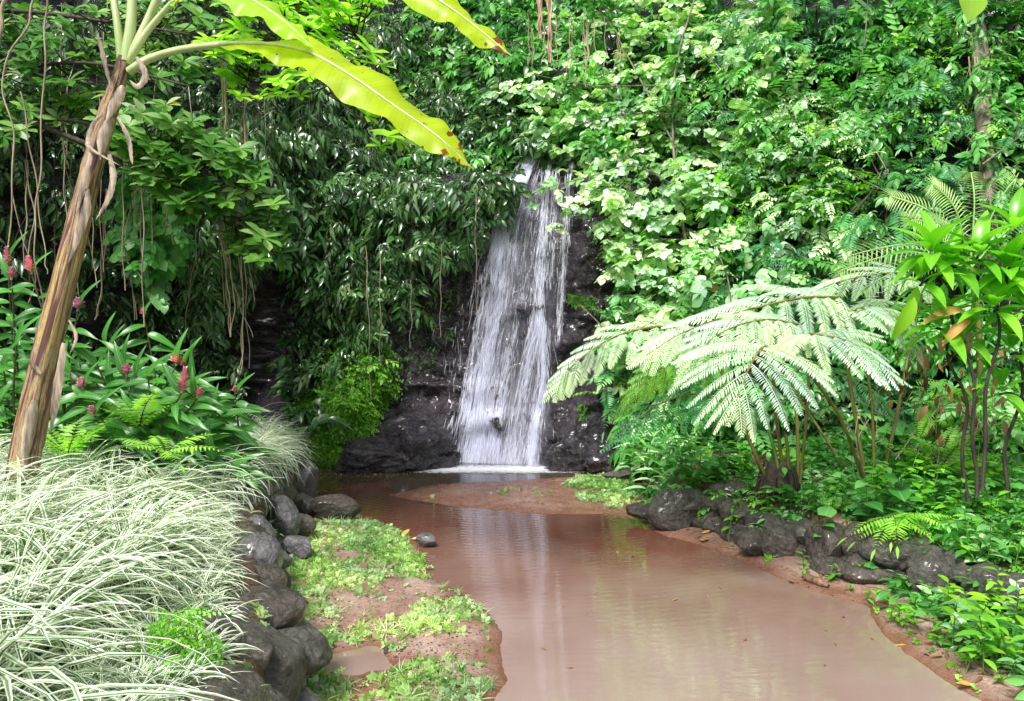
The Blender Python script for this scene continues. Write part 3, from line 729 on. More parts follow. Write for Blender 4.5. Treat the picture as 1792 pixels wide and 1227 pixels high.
# foam where the fall meets the pool
m, nt, out = newmat('foam')
geo = N(nt, 'ShaderNodeNewGeometry')
ns = N(nt, 'ShaderNodeTexNoise'); ns.inputs['Scale'].default_value = 14; ns.inputs['Detail'].default_value = 5; nt.links.new(geo.outputs['Position'], ns.inputs['Vector'])
at = N(nt, 'ShaderNodeAttribute', attribute_name='rnd')
al = mth(nt, 'MULTIPLY', ramp(nt, mth(nt, 'ADD', ns.outputs[0], mth(nt, 'MULTIPLY', at.outputs['Fac'], 0.5)), [(0.55, (0, 0, 0)), (0.85, (1, 1, 1))]).outputs[0], at.outputs['Fac'])
d1 = N(nt, 'ShaderNodeBsdfDiffuse'); d1.inputs[0].default_value = (0.9, 0.9, 0.97, 1)
tp = N(nt, 'ShaderNodeBsdfTransparent')
mx3 = N(nt, 'ShaderNodeMixShader'); nt.links.new(al, mx3.inputs[0]); nt.links.new(tp.outputs[0], mx3.inputs[1]); nt.links.new(d1.outputs[0], mx3.inputs[2])
nt.links.new(mx3.outputs[0], out.inputs[0]); M_FOAM = m
g = MB(); V = []; rr = []
fc = PZ(865, 824, 0.006)
nx, nr = 60, 8
for a in range(nr):
    for k in range(nx):
        th = k / nx * 2 * PI; r_ = a / (nr - 1)
        V.append((fc[0] + math.cos(th) * r_ * 1.9, fc[1] + 0.1 + math.sin(th) * r_ * 0.32, 0.008)); rr.append(max(0, 1 - r_) ** 0.45)
F = [(a * nx + k, a * nx + (k + 1) % nx, (a + 1) * nx + (k + 1) % nx, (a + 1) * nx + k) for a in range(nr - 1) for k in range(nx)]
g.raw(np.array(V), np.array(F), np.array(rr), np.array(V)[:, :2]); fo = g.build('foam', M_FOAM, parent=wf)

# ------------------------------------------------------------------ rocks
import bmesh
_ico = {}
def ico(n):
    if n not in _ico:
        bm = bmesh.new(); bmesh.ops.create_icosphere(bm, subdivisions=n, radius=1)
        V = np.array([v.co[:] for v in bm.verts]); F = np.array([[v.index for v in f.verts] + [f.verts[2].index] for f in bm.faces]); bm.free()
        _ico[n] = (V, F)
    return _ico[n]
def rock_v(c, size, seed, sub=5, rot=None, planes=11, rough=0.03):
    r = np.random.default_rng(seed)
    V, F = ico(sub)
    nn = nrm(r.normal(size=(planes, 3))); hh = r.uniform(0.58, 1.0, planes)
    dot = np.maximum(V @ nn.T, 0.05)
    rad = np.minimum((hh[None] / dot), 1.15)
    p = 34.0
    rad = (rad ** -p).sum(1) ** (-1 / p) * 1.12
    P_ = V * rad[:, None]
    P_ = P_ * (1 + rough * 1.5 * fbm(P_[:, 0] * 2.2 + seed, P_[:, 1] * 2.2, P_[:, 2] * 2.2, 2)[:, None] + rough * fbm(P_[:, 0] * 7 + seed, P_[:, 1] * 7, P_[:, 2] * 7, 4)[:, None])
    P_ = P_ * np.asarray(size)
    a = rot if rot is not None else r.uniform(-0.5, 0.5)
    ca, sa = math.cos(a), math.sin(a)
    P_ = np.stack([P_[:, 0] * ca - P_[:, 1] * sa, P_[:, 0] * sa + P_[:, 1] * ca, P_[:, 2]], 1)
    return P_ + np.asarray(c), F
def rock_px(px, py, w, h, depth, mat, seed, label, name='boulder', group=None, rot=None, tilt=0, dy=0.8, rough=0.03):
    """boulder covering about w x h photo pixels centred at px,py"""
    if depth < 0: depth = float((PZ(px, py + h * 0.46, 0.06) - CAM) @ FW) + w / 2 / F_PX * 8 * 0.35 - depth - 1 - 0.05
    c = PD(px, py, depth + 0.0); sx = w / 2 / F_PX * depth; sz = h / 2 / F_PX * depth
    V, F = rock_v((0, 0, 0), (sx * 1.02, (sx + sz) / 2 * dy, sz * 1.05), seed, rot=rot, rough=rough, planes=8)
    if tilt:
        ca, sa = math.cos(tilt), math.sin(tilt)
        V = np.stack([V[:, 0] * ca - V[:, 2] * sa, V[:, 1], V[:, 0] * sa + V[:, 2] * ca], 1)
    V = V + c
    g = MB(); g.raw(V, F, 0.5, V[:, :2]); o = g.build(name, mat)
    return tag(o, label, 'rock', group)

LG = 'stones of the left retaining wall'; RG = 'stones lining the right bank'
rock_px(420, 1180, 180, 210, 4.45, M_ROCKM, 1, 'huge mossy boulder at the bottom of the left wall', group=LG, rot=0.3)
rock_px(492, 1200, 70, 130, 4.7, M_ROCK, 2, 'brown upright stone beside the huge mossy boulder', group=LG)
rock_px(432, 1035, 100, 165, 5.75, M_ROCK, 3, 'large smooth dark grey slanting stone in the left wall', group=LG, tilt=-0.3)
rock_px(378, 975, 66, 60, 6.0, M_ROCKR, 4, 'brownish stone peeping out under the grass tips', group=LG)
rock_px(448, 965, 56, 100, 6.5, M_ROCK, 5, 'tall dark stone behind the smooth slanting stone', group=LG)
rock_px(442, 978, 32, 34, 6.3, M_ROCKR, 6, 'small brown stone wedged between two tall wall stones', group=LG)
rock_px(488, 915, 60, 76, 7.7, M_ROCK, 7, 'rounded mossy stone near the far end of the wall', group=LG)
rock_px(519, 958, 62, 36, 7.35, M_ROCK, 8, 'flat grey stone lying on the weeds by the wall', group=LG)
rock_px(520, 920, 52, 36, 7.95, M_ROCKR, 9, 'low brown stone sunk behind the flat grey stone', group=LG)
rock_px(523, 850, 56, 72, 9.3, M_ROCK, 10, 'pointed pale grey stone at the far end of the wall', group=LG, tilt=-0.5)
rock_px(536, 884, 46, 34, 8.8, M_ROCK, 11, 'small round grey stone under the pointed pale stone', group=LG)
rock_px(586, 888, 76, 38, 8.75, M_ROCKR, 12, 'long low lumpy stone jutting into the pool', group=LG)
rock_px(360, 1000, 50, 60, 5.8, M_ROCKM, 13, 'dark mossy stone half hidden by creeping stems', group=LG)
rock_px(450, 1085, 56, 70, 5.5, M_ROCK, 14, 'dark lower stone under the large slanting stone', group=LG)
rock_px(485, 870, 50, 70, 8.6, M_ROCK, 15, 'shadowed stone under the drooping grass at the far end', group=LG)
rock_px(400, 940, 64, 60, 7.1, M_ROCKR, 16, 'stone hidden behind pale grass tips in the wall', group=LG)
# the rest of the dry stone wall, stacked along its line
wl = np.array([LTERR[i] for i in range(0, 8)]); wln = np.concatenate([[0], np.cumsum(np.linalg.norm(np.diff(wl, axis=0), axis=1))])
for k in range(44):
    row = k % 3; q = (k + R.uniform(.1, .9)) / 44 * wln[-1]
    p = np.array([np.interp(q, wln, wl[:, 0]), np.interp(q, wln, wl[:, 1])]); sz_ = R.uniform(.15, .24)
    V, F = rock_v((p[0] - 0.10 - 0.07 * row, p[1], 0.10 + 0.23 * row), (sz_, sz_ * R.uniform(1, 1.5), sz_ * R.uniform(.6, .85)), 300 + k, rot=R.uniform(0, 3), planes=8)
    g = MB(); g.raw(V, F, .5, V[:, :2]); tag(g.build('wall_stone', (M_ROCK, M_ROCKM, M_ROCKR)[k % 3]), 'rough dark stone in the dry wall under the pale grass', 'rock', 'plain stones of the dry wall')
# right bank
rock_px(1181, 893, 81, 59, -1, M_ROCKM, 21, 'rounded brown boulder at the left end of the right bank', group=RG)
rock_px(1275, 880, 88, 64, -1, M_ROCKR, 22, 'domed mossy boulder left of the giant fern base', group=RG)
rock_px(1310, 908, 70, 53, -1, M_ROCKR, 23, 'dark stone under the small drooping fern', group=RG)
rock_px(1330, 948, 70, 38, -1, M_ROCKR, 24, 'wedge shaped red brown stone on the mud edge', group=RG)
rock_px(1368, 951, 64, 45, -1, M_ROCKR, 25, 'slanting dark stone beside the wedge shaped stone', group=RG)
rock_px(1415, 918, 73, 53, -1, M_ROCKR, 26, 'rounded dark boulder in the middle of the right bank', group=RG)
rock_px(1452, 958, 99, 68, -1, M_ROCKR, 27, 'large angular dark boulder overhanging the mud', group=RG)
rock_px(1462, 918, 54, 19, 7.4, M_WOOD, 28, 'thin flat slab lying on the angular boulder', group=RG)
rock_px(1510, 961, 70, 80, -1, M_ROCKR, 29, 'tall dark boulder left of the hanging fern fronds', group=RG)
rock_px(1588, 968, 120, 94, -1, M_ROCKM, 30, 'big mossy boulder behind the hanging fern fronds', group=RG)
rock_px(1632, 1013, 73, 68, -1, M_ROCKM, 31, 'mossy round stone at the right end of the bank', group=RG)
rock_px(1460, 993, 76, 26, -1, M_ROCKR, 32, 'low smooth stone half sunk in mud below the angular boulder', group=RG)
rock_px(1535, 1007, 96, 31, -1, M_ROCKR, 33, 'low dark stone under the tall boulder', group=RG)
rock_px(1385, 948, 35, 26, -1, M_ROCKR, 34, 'small red stone between two larger bank stones', group=RG)
rock_px(1090, 831, 59, 17, -1, M_ROCKR, 35, 'low brown rock at the back corner of the pool', group=RG)
rock_px(1122, 896, 48, 26, -1, M_ROCKR, 36, 'low stone at the corner of the sandbar', group=RG)
wl = np.array([RTERR[i] for i in range(1, 9)]); wln = np.concatenate([[0], np.cumsum(np.linalg.norm(np.diff(wl, axis=0), axis=1))])
for k in range(40):
    q = (k + R.uniform(.1, .9)) / 40 * wln[-1]; row = k % 2; sz_ = R.uniform(.10, .17)
    p = np.array([np.interp(q, wln, wl[:, 0]), np.interp(q, wln, wl[:, 1])])
    V, F = rock_v((p[0] + 0.10 + .12 * row, p[1] + .08, 0.10 + 0.17 * row), (sz_ * R.uniform(1, 1.5), sz_, sz_ * R.uniform(.6, .9)), 400 + k, rot=R.uniform(0, 3), planes=8)
    g = MB(); g.raw(V, F, .5, V[:, :2]); tag(g.build('bank_stone', (M_ROCKR, M_ROCKM)[k % 2]), 'smaller dark stone packed between the boulders of the right bank', 'rock', 'small stones packed along the right bank')
rock_px(747, 946, 34, 24, 8.0, M_ROCK, 40, 'small mossy rock standing in the water off the spit')
rock_px(679, 1138, 14, 14, 5.6, M_ROCKR, 41, 'round reddish nut lying on the wet mud', name='fallen_nut')
# wet black rocks at the foot of the cliff
BGR = 'black wet rocks at the foot of the cliff'
for q, (x, y, w, h, d, s, lb) in enumerate([(650, 800, 130, 50, 11.5, 50, 'black wet rock beside the creeper mound'), (712, 790, 130, 84, 11.65, 51, 'large knobbly black rock left of the waterfall'),
        (745, 800, 90, 50, 11.85, 52, 'black rock touching the left edge of the fall'), (985, 798, 60, 50, 11.8, 53, 'black rock touching the right edge of the fall'),
        (1025, 785, 120, 92, 11.6, 54, 'large black rock right of the fall'), (1085, 796, 100, 60, 11.3, 55, 'black rock behind the broad leaves at the pool corner')]):
    rock_px(x, y, w, h, d, M_ROCKW, s, lb, group=BGR, rough=0.10)
# pebbles and clods on the sandbar and mud
g = MB()
V0, F0 = ico(1)
for k in range(2600):
    if k < 900: x, y = R.uniform(700, 1080), R.uniform(846, 892)
    elif k < 2200: x, y = R.uniform(480, 850), R.uniform(1000, 1227)
    else:
        t = R.random(); x = 1160 + 620 * t; y = 935 + 270 * t - R.uniform(0, 40)
    p = PG(x, y)
    if p[2] < 0.003 or p[2] > 0.3: continue
    s = R.uniform(0.003, 0.010)
    g.raw(V0 * np.array([s, s, s * 0.6]) * R.uniform(0.7, 1.3, 3) + p, F0, R.random(), V0[:, :2])
tag(g.build('gravel', M_ROCKR), 'fine gravel and clods scattered on the mud', 'gravel', kind='stuff')


# ================================================================== VEGETATION
def inpoly(poly, X, Y): return sdist(np.asarray(poly, float), np.asarray(X, float), np.asarray(Y, float)) > 0
ROCKPOLY = [(885, 300), (935, 262), (1010, 268), (1035, 330), (1062, 420), (1072, 560), (1100, 640), (1120, 830), (600, 832), (640, 740), (690, 640), (680, 560), (700, 500), (850, 450)]
CAVITY = [(405, 470), (520, 455), (500, 620), (505, 832), (425, 740)]
g_cov = {}
def cover(name, label, tpls, mat, n, sz, zr, off, size, cond, droop=0.4, outw=0.7, seed=0, upw=1.0):
    s_ = R.uniform(sz[0], sz[1], n); z_ = R.uniform(zr[0], zr[1], n)
    P, NN = cliff_pts(s_, z_)
    px, py = to_px(P)
    k = cond(px, py, P) & ~inpoly(ROCKPOLY, px, py) & ~inpoly(CAVITY, px, py)
    P = P[k]; NN = NN[k]; m_ = len(P)
    bul = (0.35 + 0.55 * (P[:, 0] > 0.8)) * np.clip(fbm(P[:, 0] * 1.15, P[:, 1], P[:, 2] * 1.5, 3) + 0.15, 0, 1.3)
    o = R.uniform(off[0], off[1], m_) + bul
    P = P + NN * o[:, None]
    D = NN * outw + R.normal(size=(m_, 3)) * 0.55 + np.array([0, 0, -droop])
    U = NN * 0.35 + np.array([0, 0, upw]) + R.normal(size=(m_, 3)) * 0.25
    rn = np.clip(0.5 + 0.45 * fbm(P[:, 0] * 0.9 + seed, P[:, 1] * 0.9, P[:, 2] * 0.9, 2) + R.normal(size=m_) * 0.2, 0, 1)
    g = MB(); scat(g, tpls, P, D, U, R.uniform(size[0], size[1], m_), rn)
    o = g.build(name, mat); 
    if o: tag(o, label, 'foliage', kind='stuff')
    return o
sx = lambda x: float(np.interp(x, x_at, ln))
def sp_noise(P, k, sc=0.55): return fbm(P[:, 0] * sc + k * 9.1, P[:, 1] * sc, P[:, 2] * sc + k, 2)
# left, dark drooping foliage
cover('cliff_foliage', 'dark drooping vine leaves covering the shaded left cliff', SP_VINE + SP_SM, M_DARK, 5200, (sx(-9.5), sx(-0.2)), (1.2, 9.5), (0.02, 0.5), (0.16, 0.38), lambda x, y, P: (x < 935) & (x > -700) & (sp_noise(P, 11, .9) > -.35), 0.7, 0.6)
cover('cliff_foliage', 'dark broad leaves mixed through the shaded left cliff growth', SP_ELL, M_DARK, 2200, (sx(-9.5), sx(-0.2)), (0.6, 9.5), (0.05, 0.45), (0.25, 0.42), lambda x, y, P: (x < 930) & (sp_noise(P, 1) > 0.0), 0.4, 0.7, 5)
# top centre and right
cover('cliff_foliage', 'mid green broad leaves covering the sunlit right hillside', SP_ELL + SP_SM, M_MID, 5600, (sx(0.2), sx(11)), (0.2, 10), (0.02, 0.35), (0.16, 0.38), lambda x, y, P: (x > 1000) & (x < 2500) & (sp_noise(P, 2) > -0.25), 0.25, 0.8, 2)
cover('cliff_foliage', 'pale heart shaped leaves spread over the hillside right of the fall', SP_HRT + SP_SM, M_PALE, 1300, (sx(0.2), sx(4.5)), (1.5, 9), (0.2, 0.7), (0.16, 0.32), lambda x, y, P: (x > 985) & (x < 1420) & (sp_noise(P, 3) > -0.1), 0.2, 0.8, 3)
cover('cliff_foliage', 'blue green ferns hanging through the right hillside growth', SP_FERN, M_BLUE, 2000, (sx(1.2), sx(11)), (0.6, 9), (0.1, 0.5), (0.3, 0.55), lambda x, y, P: (x > 1080) & (sp_noise(P, 4) > -0.05), 0.8, 0.9, 4)
cover('cliff_foliage', 'bright small leaves filling gaps on the right hillside', SP_SM, M_BRT, 2600, (sx(0.6), sx(11)), (0.1, 9), (0.15, 0.5), (0.2, 0.36), lambda x, y, P: (x > 1040) & (sp_noise(P, 5) > 0.05), 0.3, 0.8, 5)
cover('cliff_foliage', 'feathery compound leaves among the right hillside growth', SP_PIN, M_MID, 1500, (sx(0.6), sx(11)), (0.6, 9), (0.2, 0.6), (0.3, 0.5), lambda x, y, P: (x > 1040) & (sp_noise(P, 6) > 0.0), 0.3, 0.9, 6)
cover('cliff_foliage', 'dense green growth on the brow above the waterfall', SP_ELL, M_MID, 1800, (sx(-2.2), sx(2.4)), (4.7, 10), (0.05, 0.6), (0.25, 0.45), lambda x, y, P: (x > 700) & (x < 1250), 0.3, 0.8, 7)

def G_empty(name, label, cat, p, group=None): return thing(name, label, cat, p, group)

def blob_leaves(g, poly, n, off, tpls, size, seed=0, D=None):
    poly = np.array(poly, float); lo, hi = poly.min(0), poly.max(0); out = 0; P = []
    while len(P) < n:
        x, y = R.uniform(lo[0], hi[0]), R.uniform(lo[1], hi[1])
        if inpoly(poly, [x], [y])[0] and (size[1] < .3 or vnoise(x * .02, y * .03, 8.3) > -.25): P.append(PC(x, y, R.uniform(*off)))
    P = np.array(P)
    D_ = np.stack([R.normal(size=n) * 0.7, -0.3 - R.random(n), R.normal(size=n) * 0.6 - 0.3], 1)
    scat(g, tpls, P, D_, np.stack([R.normal(size=n) * .4, -0.6 + 0 * R.random(n), 1 + 0 * R.random(n)], 1), R.uniform(size[0] * .7, size[1], n), np.clip(0.5 + 0.5 * fbm(P[:, 0] * 3, P[:, 1] * 3, P[:, 2] * 3, 2) + R.normal(size=n) * 0.15, 0, 1))
# ---- vine curtains: drooping leafy strands hanging off the cliff
def curtain(x0, x1, y0, y1, off, label, n=26, tpls=SP_VINE, mat=None, size=0.3, step=0.13, taper=True, mb=None):
    mat = mat or M_DARK
    top = PC((x0 + x1) / 2, max(y0, 5), off)
    depth = float((top - CAM) @ FW)
    t = thing('hanging_vine', label, 'vine', PD((x0 + x1) / 2, y1, depth), 'leafy vines hanging on the left cliff')
    gs = MB(); gl_ = MB()
    for k in range(n):
        u = (k + R.random()) / n
        x = x0 + (x1 - x0) * u
        yb = y1 - (abs(u - 0.5) * 2) ** 2 * (y1 - y0) * 0.45 * taper - R.random() * 0.22 * (y1 - y0)
        dd = depth + R.normal() * 0.14
        a = PD(x, y0 + R.uniform(-20, 20), dd); b_ = PD(x + R.normal() * 8, yb, dd)
        m_ = max(3, int(np.linalg.norm(a - b_) / 0.16))
        tt = np.linspace(0, 1, m_)[:, None]
        pts = a * (1 - tt) + b_ * tt
        pts[:, 0] += 0.05 * np.sin(tt[:, 0] * 6 + k); pts[:, 1] -= 0.18 * np.sin(tt[:, 0] * PI)
        gs.tube(pts, 0.006, 3)
        q = max(2, int(np.linalg.norm(a - b_) / step)); ti = R.random(q)
        P = np.stack([np.interp(ti, tt[:, 0], pts[:, c]) for c in range(3)], 1)
        D = np.stack([R.normal(size=q) * 0.7, -R.random(q) * 0.9, R.uniform(-1.1, 0.0, q)], 1)
        U = np.stack([R.normal(size=q) * 0.3, -np.ones(q) * 0.7, np.ones(q) * 0.8], 1)
        scat(gl_, tpls, P, D, U, R.uniform(0.7, 1.2, q) * size)
    gs.build('stem', M_BARKD, t); gl_.build('foliage', mat, t)
for a in [(545, 700, 60, 330, 0.7, 'leafy vine mass high on the cliff under the banana leaf', 26),
          (640, 760, 190, 560, 1.0, 'long drooping vine curtain ending in a low tuft left of the fall', 26),
          (745, 860, 170, 460, 0.8, 'drooping vine mass touching the upper left edge of the fall', 24),
          (560, 660, 250, 520, 0.6, 'dark vine curtain left of the long drooping curtain', 24),
          (470, 570, 120, 560, 0.7, 'tall narrow leaved vine curtain beside the dark hollow', 28),
          (610, 670, 450, 640, 0.5, 'low vine curtain above the creeper mound', 16),
          (700, 850, 40, 210, 0.6, 'bushy vine top above the drooping masses', 26),
          (380, 480, 200, 500, 0.9, 'vine curtain hanging in front of the dark hollow', 22),
          (330, 400, 300, 570, 1.2, 'vine curtain ending above the ginger leaves', 18)]:
    curtain(*a[:5], a[5], a[6])
curtain(225, 320, 290, 520, 2.2, 'round leaved bright vine hanging behind the banana stem', 20, SP_HRT, M_MID, 0.26, 0.12)
curtain(860, 935, 90, 250, 0.4, 'vine tuft just above the lip of the fall', 16, SP_ELL, M_MID, 0.3)

for (poly, n, off, lb) in [([(640, 200), (760, 170), (860, 200), (880, 300), (850, 420), (800, 450), (740, 480), (720, 540), (690, 540), (670, 430), (620, 300)], 420, (.3, 1.1), 'bush of drooping silvery leaves hanging over the rock left of the fall'),
                      ([(600, 30), (760, 10), (900, 60), (930, 230), (880, 290), (760, 200), (640, 180)], 420, (.3, 1.1), 'leafy bush on the brow between the banana leaf and the fall'),
                      ([(730, 255), (830, 270), (912, 285), (900, 325), (880, 360), (830, 350), (740, 330)], 170, (.25, .7), 'leafy tuft hanging over the brow just left of the lip of the fall'),
                      ([(480, 220), (600, 200), (640, 330), (620, 520), (560, 560), (490, 420)], 330, (.3, 1.0), 'leafy bush between the dark hollow and the long vine curtain')]:
    g = MB(); blob_leaves(g, poly, n, off, SP_VINE + SP_ELL[:2], (.26, .42)); tag(g.build('drooping_bush', M_DARK), lb, 'bush')
# ---- broad leaved climber & creeper mound at the foot, left of the fall
P = np.array([PC(x, y, R.uniform(0.1, 0.35)) for x, y in zip(R.uniform(495, 575, 60), R.uniform(565, 745, 60))])
g = MB(); g.add(L_GIN, P, np.stack([R.normal(size=60), -R.random(60), R.uniform(-.8, .1, 60)], 1), [0, -0.8, 1], R.uniform(0.22, 0.36, 60))
g.tube(P[np.argsort(P[:, 2])], .004, 3); g.uv[-1] = np.full_like(g.uv[-1], 5.0)
g.add(L_HRT, P, np.stack([R.normal(size=60), -R.random(60), R.uniform(-.8, .1, 60)], 1), [0, -0.8, 1], R.uniform(0.12, 0.2, 60))
tag(g.build('climbing_plant', M_DARK), 'dark glossy broad leaved climber on the shaded rock beside the hollow', 'plant')
# creeper mound draped over the bulging rock
for poly, n, off, size, lb in [([(514, 822), (514, 700), (540, 680), (600, 700), (665, 640), (692, 655), (684, 700), (650, 752), (620, 800), (604, 822)], 3600, (0.0, 0.22), (0.08, 0.15), 'mound of tiny leaved bright creeper spilling into the pool left of the fall'),
                     ([(590, 560), (680, 590), (694, 680), (640, 720), (560, 700)], 1000, (0.0, 0.35), (0.12, 0.22), 'bright small leaved creeper climbing the rock above the mound')]:
    g = MB(); blob_leaves(g, poly, n, off, SP_SM, size); tag(g.build('creeper_mound', M_CREEP), lb, 'plant')
g = MB(); P = np.array([PC(x, y, R.uniform(.3, .5)) for x, y in [(648, 640), (660, 648), (672, 632), (655, 625)]]); scat(g, SP_ELL, P, [[.3, -1, .2], [.6, -1, -.2], [.9, -.6, .2], [-.5, -1, .3]], [0, 0, 1], [0.28, .26, .25, .24])
tag(g.build('seedling', M_BRT), 'bright glossy seedling growing out of the rock beside the creeper mound', 'plant')
# moss on the cliff
g = MB()
for poly, n in (([(985, 512), (1040, 520), (1045, 545), (1000, 530)], 260), ([(690, 560), (800, 480), (810, 560), (760, 640), (700, 690)], 260), ([(1010, 700), (1060, 735), (1050, 750), (1010, 730)], 120)):
    blob_leaves(g, poly, n, (-0.01, 0.03), SP_SM, (0.05, 0.10))
tag(g.build('moss', M_CREEP), 'bright moss tufts on the ledges of the cliff', 'moss', kind='stuff')

# ---- hanging roots
RG_ = 'bare roots hanging in front of the left cliff'
def hroot(pts, depth, r, mat=None, label=None, group=RG_, name='hanging_root', n=1, spread=6, cat='root'):
    g = MB()
    for k in range(n):
        P = catmull([PD(x + (R.normal() * spread if k else 0), y, depth + (R.normal() * 0.06 if k else 0)) for x, y in pts], 8)
        P[:, 0] += 0.012 * np.sin(np.arange(len(P)) * 0.9 + k); 
        g.tube(P, r * np.linspace(1, 0.6, len(P)), 4)
    tag(g.build(name, mat or M_ROOT), label, cat, group)
for pts, d, r, n, lb in [
    ([(396, 60), (395, 200), (394, 270), (390, 400), (396, 500), (405, 590)], 8.2, 0.008, 3, 'bundle of pale roots hanging nearest the banana leaf stalk'),
    ([(432, 100), (428, 260), (424, 380), (424, 560), (422, 655)], 8.3, 0.009, 2, 'longest pair of pale roots reaching the ginger tops'),
    ([(434, 160), (420, 250), (428, 400), (430, 520), (437, 645)], 8.5, 0.006, 1, 'thin wavy root beside the longest pair'),
    ([(394, 370), (400, 450), (415, 520), (442, 590)], 8.2, 0.006, 1, 'root curving right at the end of the pale bundle'),
    ([(186, 330), (184, 420), (176, 520), (165, 560)], 9.5, 0.011, 2, 'brown root pair just right of the banana stem'),
    ([(232, 300), (232, 420), (234, 560)], 9.5, 0.008, 2, 'root hanging in front of the round leaved vine'),
    ([(345, 330), (342, 440), (330, 520), (322, 600)], 9.8, 0.007, 1, 'dark thin root left of the dark hollow'),
    ([(82, -20), (78, 100), (70, 300), (60, 420), (78, 560)], 7.4, 0.010, 1, 'root hanging close to the left of the banana stem'),
    ([(58, -20), (50, 40), (4, 130), (24, 250), (14, 440)], 7.6, 0.012, 1, 'twisting root near the left edge'),
    ([(36, 160), (60, 300), (78, 440), (82, 480)], 7.8, 0.008, 1, 'thin root crossing behind the twisting root'),
    ([(10, -20), (2, 40), (-6, 120)], 6.5, 0.02, 1, 'thick pale root at the top left corner'),
    ([(48, 280), (46, 380), (40, 470)], 8.6, 0.010, 2, 'brown root pair far left above the ginger'),
    ([(640, 430), (645, 560), (648, 700)], 11.2, 0.006, 1, 'thread like root left of the fall'),
    ([(664, 430), (666, 560), (664, 640)], 11.3, 0.006, 1, 'second thread like root left of the fall'),
    ([(832, 330), (833, 450), (834, 560)], 11.5, 0.006, 1, 'thread like root close to the left edge of the fall'),
    ([(772, 430), (771, 520), (770, 590)], 11.5, 0.005, 1, 'thread like root in the shade of the drooping vines'),
    ([(718, 490), (720, 560), (716, 610)], 11.2, 0.005, 1, 'thread below the low tuft of the vine curtain')]:
    hroot(pts, d, r, None, lb, n=n)
for k in range(14):
    x = R.uniform(5, 330); y0 = R.uniform(-20, 260)
    hroot([(x, y0), (x + R.normal() * 10, y0 + 120), (x + R.normal() * 18, y0 + 240), (x + R.normal() * 18, y0 + R.uniform(280, 420))], R.uniform(8.3, 10), R.uniform(0.005, 0.009), M_BARKD if k % 2 else M_ROOT, 'thin brown root hanging in the shade behind the banana plant', n=1)
for k in range(16):
    x = R.uniform(90, 470); y0 = R.uniform(60, 260)
    hroot([(x, y0), (x + R.normal() * 4, y0 + 130), (x + R.normal() * 8, y0 + R.uniform(230, 330))], R.uniform(7.9, 8.9), R.uniform(0.004, 0.008), M_ROOT, 'long thin pale root hanging straight down in front of the left foliage', 'long pale roots hanging left of the hollow')
TG = 'straw coloured roots hanging above the fall'
for pts, w, lb in [([(944, -30), (945, 30), (943, 68)], 7, 'thick straw coloured root bundle, left of the two above the fall'), ([(960, -30), (961, 40), (963, 110)], 5, 'longer straw coloured root bundle, right of the two above the fall')]:
    hroot(pts, 11.0, 0.012, M_FIBRE, lb, TG, n=9, spread=w * 0.45)
for k in range(16):
    x = R.uniform(985, 1090) if k < 11 else R.uniform(915, 985)
    hroot([(x, R.uniform(20, 60)), (x + 3, 90), (x + R.normal() * 5, R.uniform(110, 165))], 11.6, 0.007, M_ROOT if k % 2 else M_FIBRE, 'thin pale root hanging in the dark gap above the fall', TG)

# ---- overhanging trees on the left with rosettes of glossy leaves
def rosette_tree(label, trunk, limbs, zones, mat, ls, seed):
    t = thing('overhanging_tree', label, 'tree', PD(*trunk[0]))
    g = MB(); g.tube(catmull([PD(*q) for q in trunk], 8), np.linspace(0.16, 0.09, 8 * (len(trunk) - 1) + 1), 10); g.build('trunk', M_BARKD, t)
    nodes = []
    for lb in limbs:
        P = catmull([PD(*q) for q in lb], 8); nodes.append(P)
        g = MB(); g.tube(P, np.linspace(0.03, 0.008, len(P)), 6); g.build('branch', M_BARKD, t)
    nodes = np.vstack(nodes)
    g = MB(); gt = MB()
    for poly, n, dr in zones:
        poly = np.array(poly, float); lo, hi = poly.min(0), poly.max(0); P = []
        while len(P) < n:
            x, y = R.uniform(lo[0], hi[0]), R.uniform(lo[1], hi[1])
            if inpoly(poly, [x], [y])[0]: P.append(PD(x, y, R.uniform(*dr)))
        P = np.array(P)
        D = np.stack([R.normal(size=n) * 0.35 + 0.15, -0.3 - 0.3 * R.random(n), 0.75 + 0.3 * R.random(n)], 1)
        scat(g, SP_ROS, P, D, [0, 1, 0.1], R.uniform(0.75, 1.25, n) * ls)
        for p in P:
            k = np.argmin(((nodes - p) ** 2).sum(1)); q = nodes[k]
            mid = (p + q) / 2 + [0, 0, -0.05 * np.linalg.norm(p - q)]
            g.tube(np.array([q, mid, p]), [0.009, 0.007, 0.005], 4); g.uv[-1] = np.full_like(g.uv[-1], 5.0)
    g.build('foliage', mat, t)
rosette_tree('glossy leaved tree reaching over from the left behind the banana stem', [(-260, 700, 9.2), (-240, 400, 9.0), (-200, 150, 8.7), (-150, -80, 8.4)],
    [[(-220, 260, 8.8), (-60, 240, 8.4), (120, 210, 8.0), (300, 280, 7.7), (430, 330, 7.5)],
     [(-200, 180, 8.6), (0, 130, 8.2), (150, 110, 7.9), (330, 150, 7.6)], [(60, 215, 8.1), (220, 280, 7.9), (340, 340, 7.7), (480, 430, 7.5)], [(-180, 60, 8.5), (0, 20, 8.2), (200, 40, 8.0), (330, 60, 7.8)]],
    [([(190, 190), (290, 180), (420, 260), (500, 380), (505, 470), (455, 465), (330, 380), (220, 300)], 150, (7.3, 8.1)),
     ([(-60, 20), (380, -20), (430, 110), (240, 200), (0, 240), (-60, 200)], 150, (7.8, 8.8))], M_GLOSS, 0.36, 1)
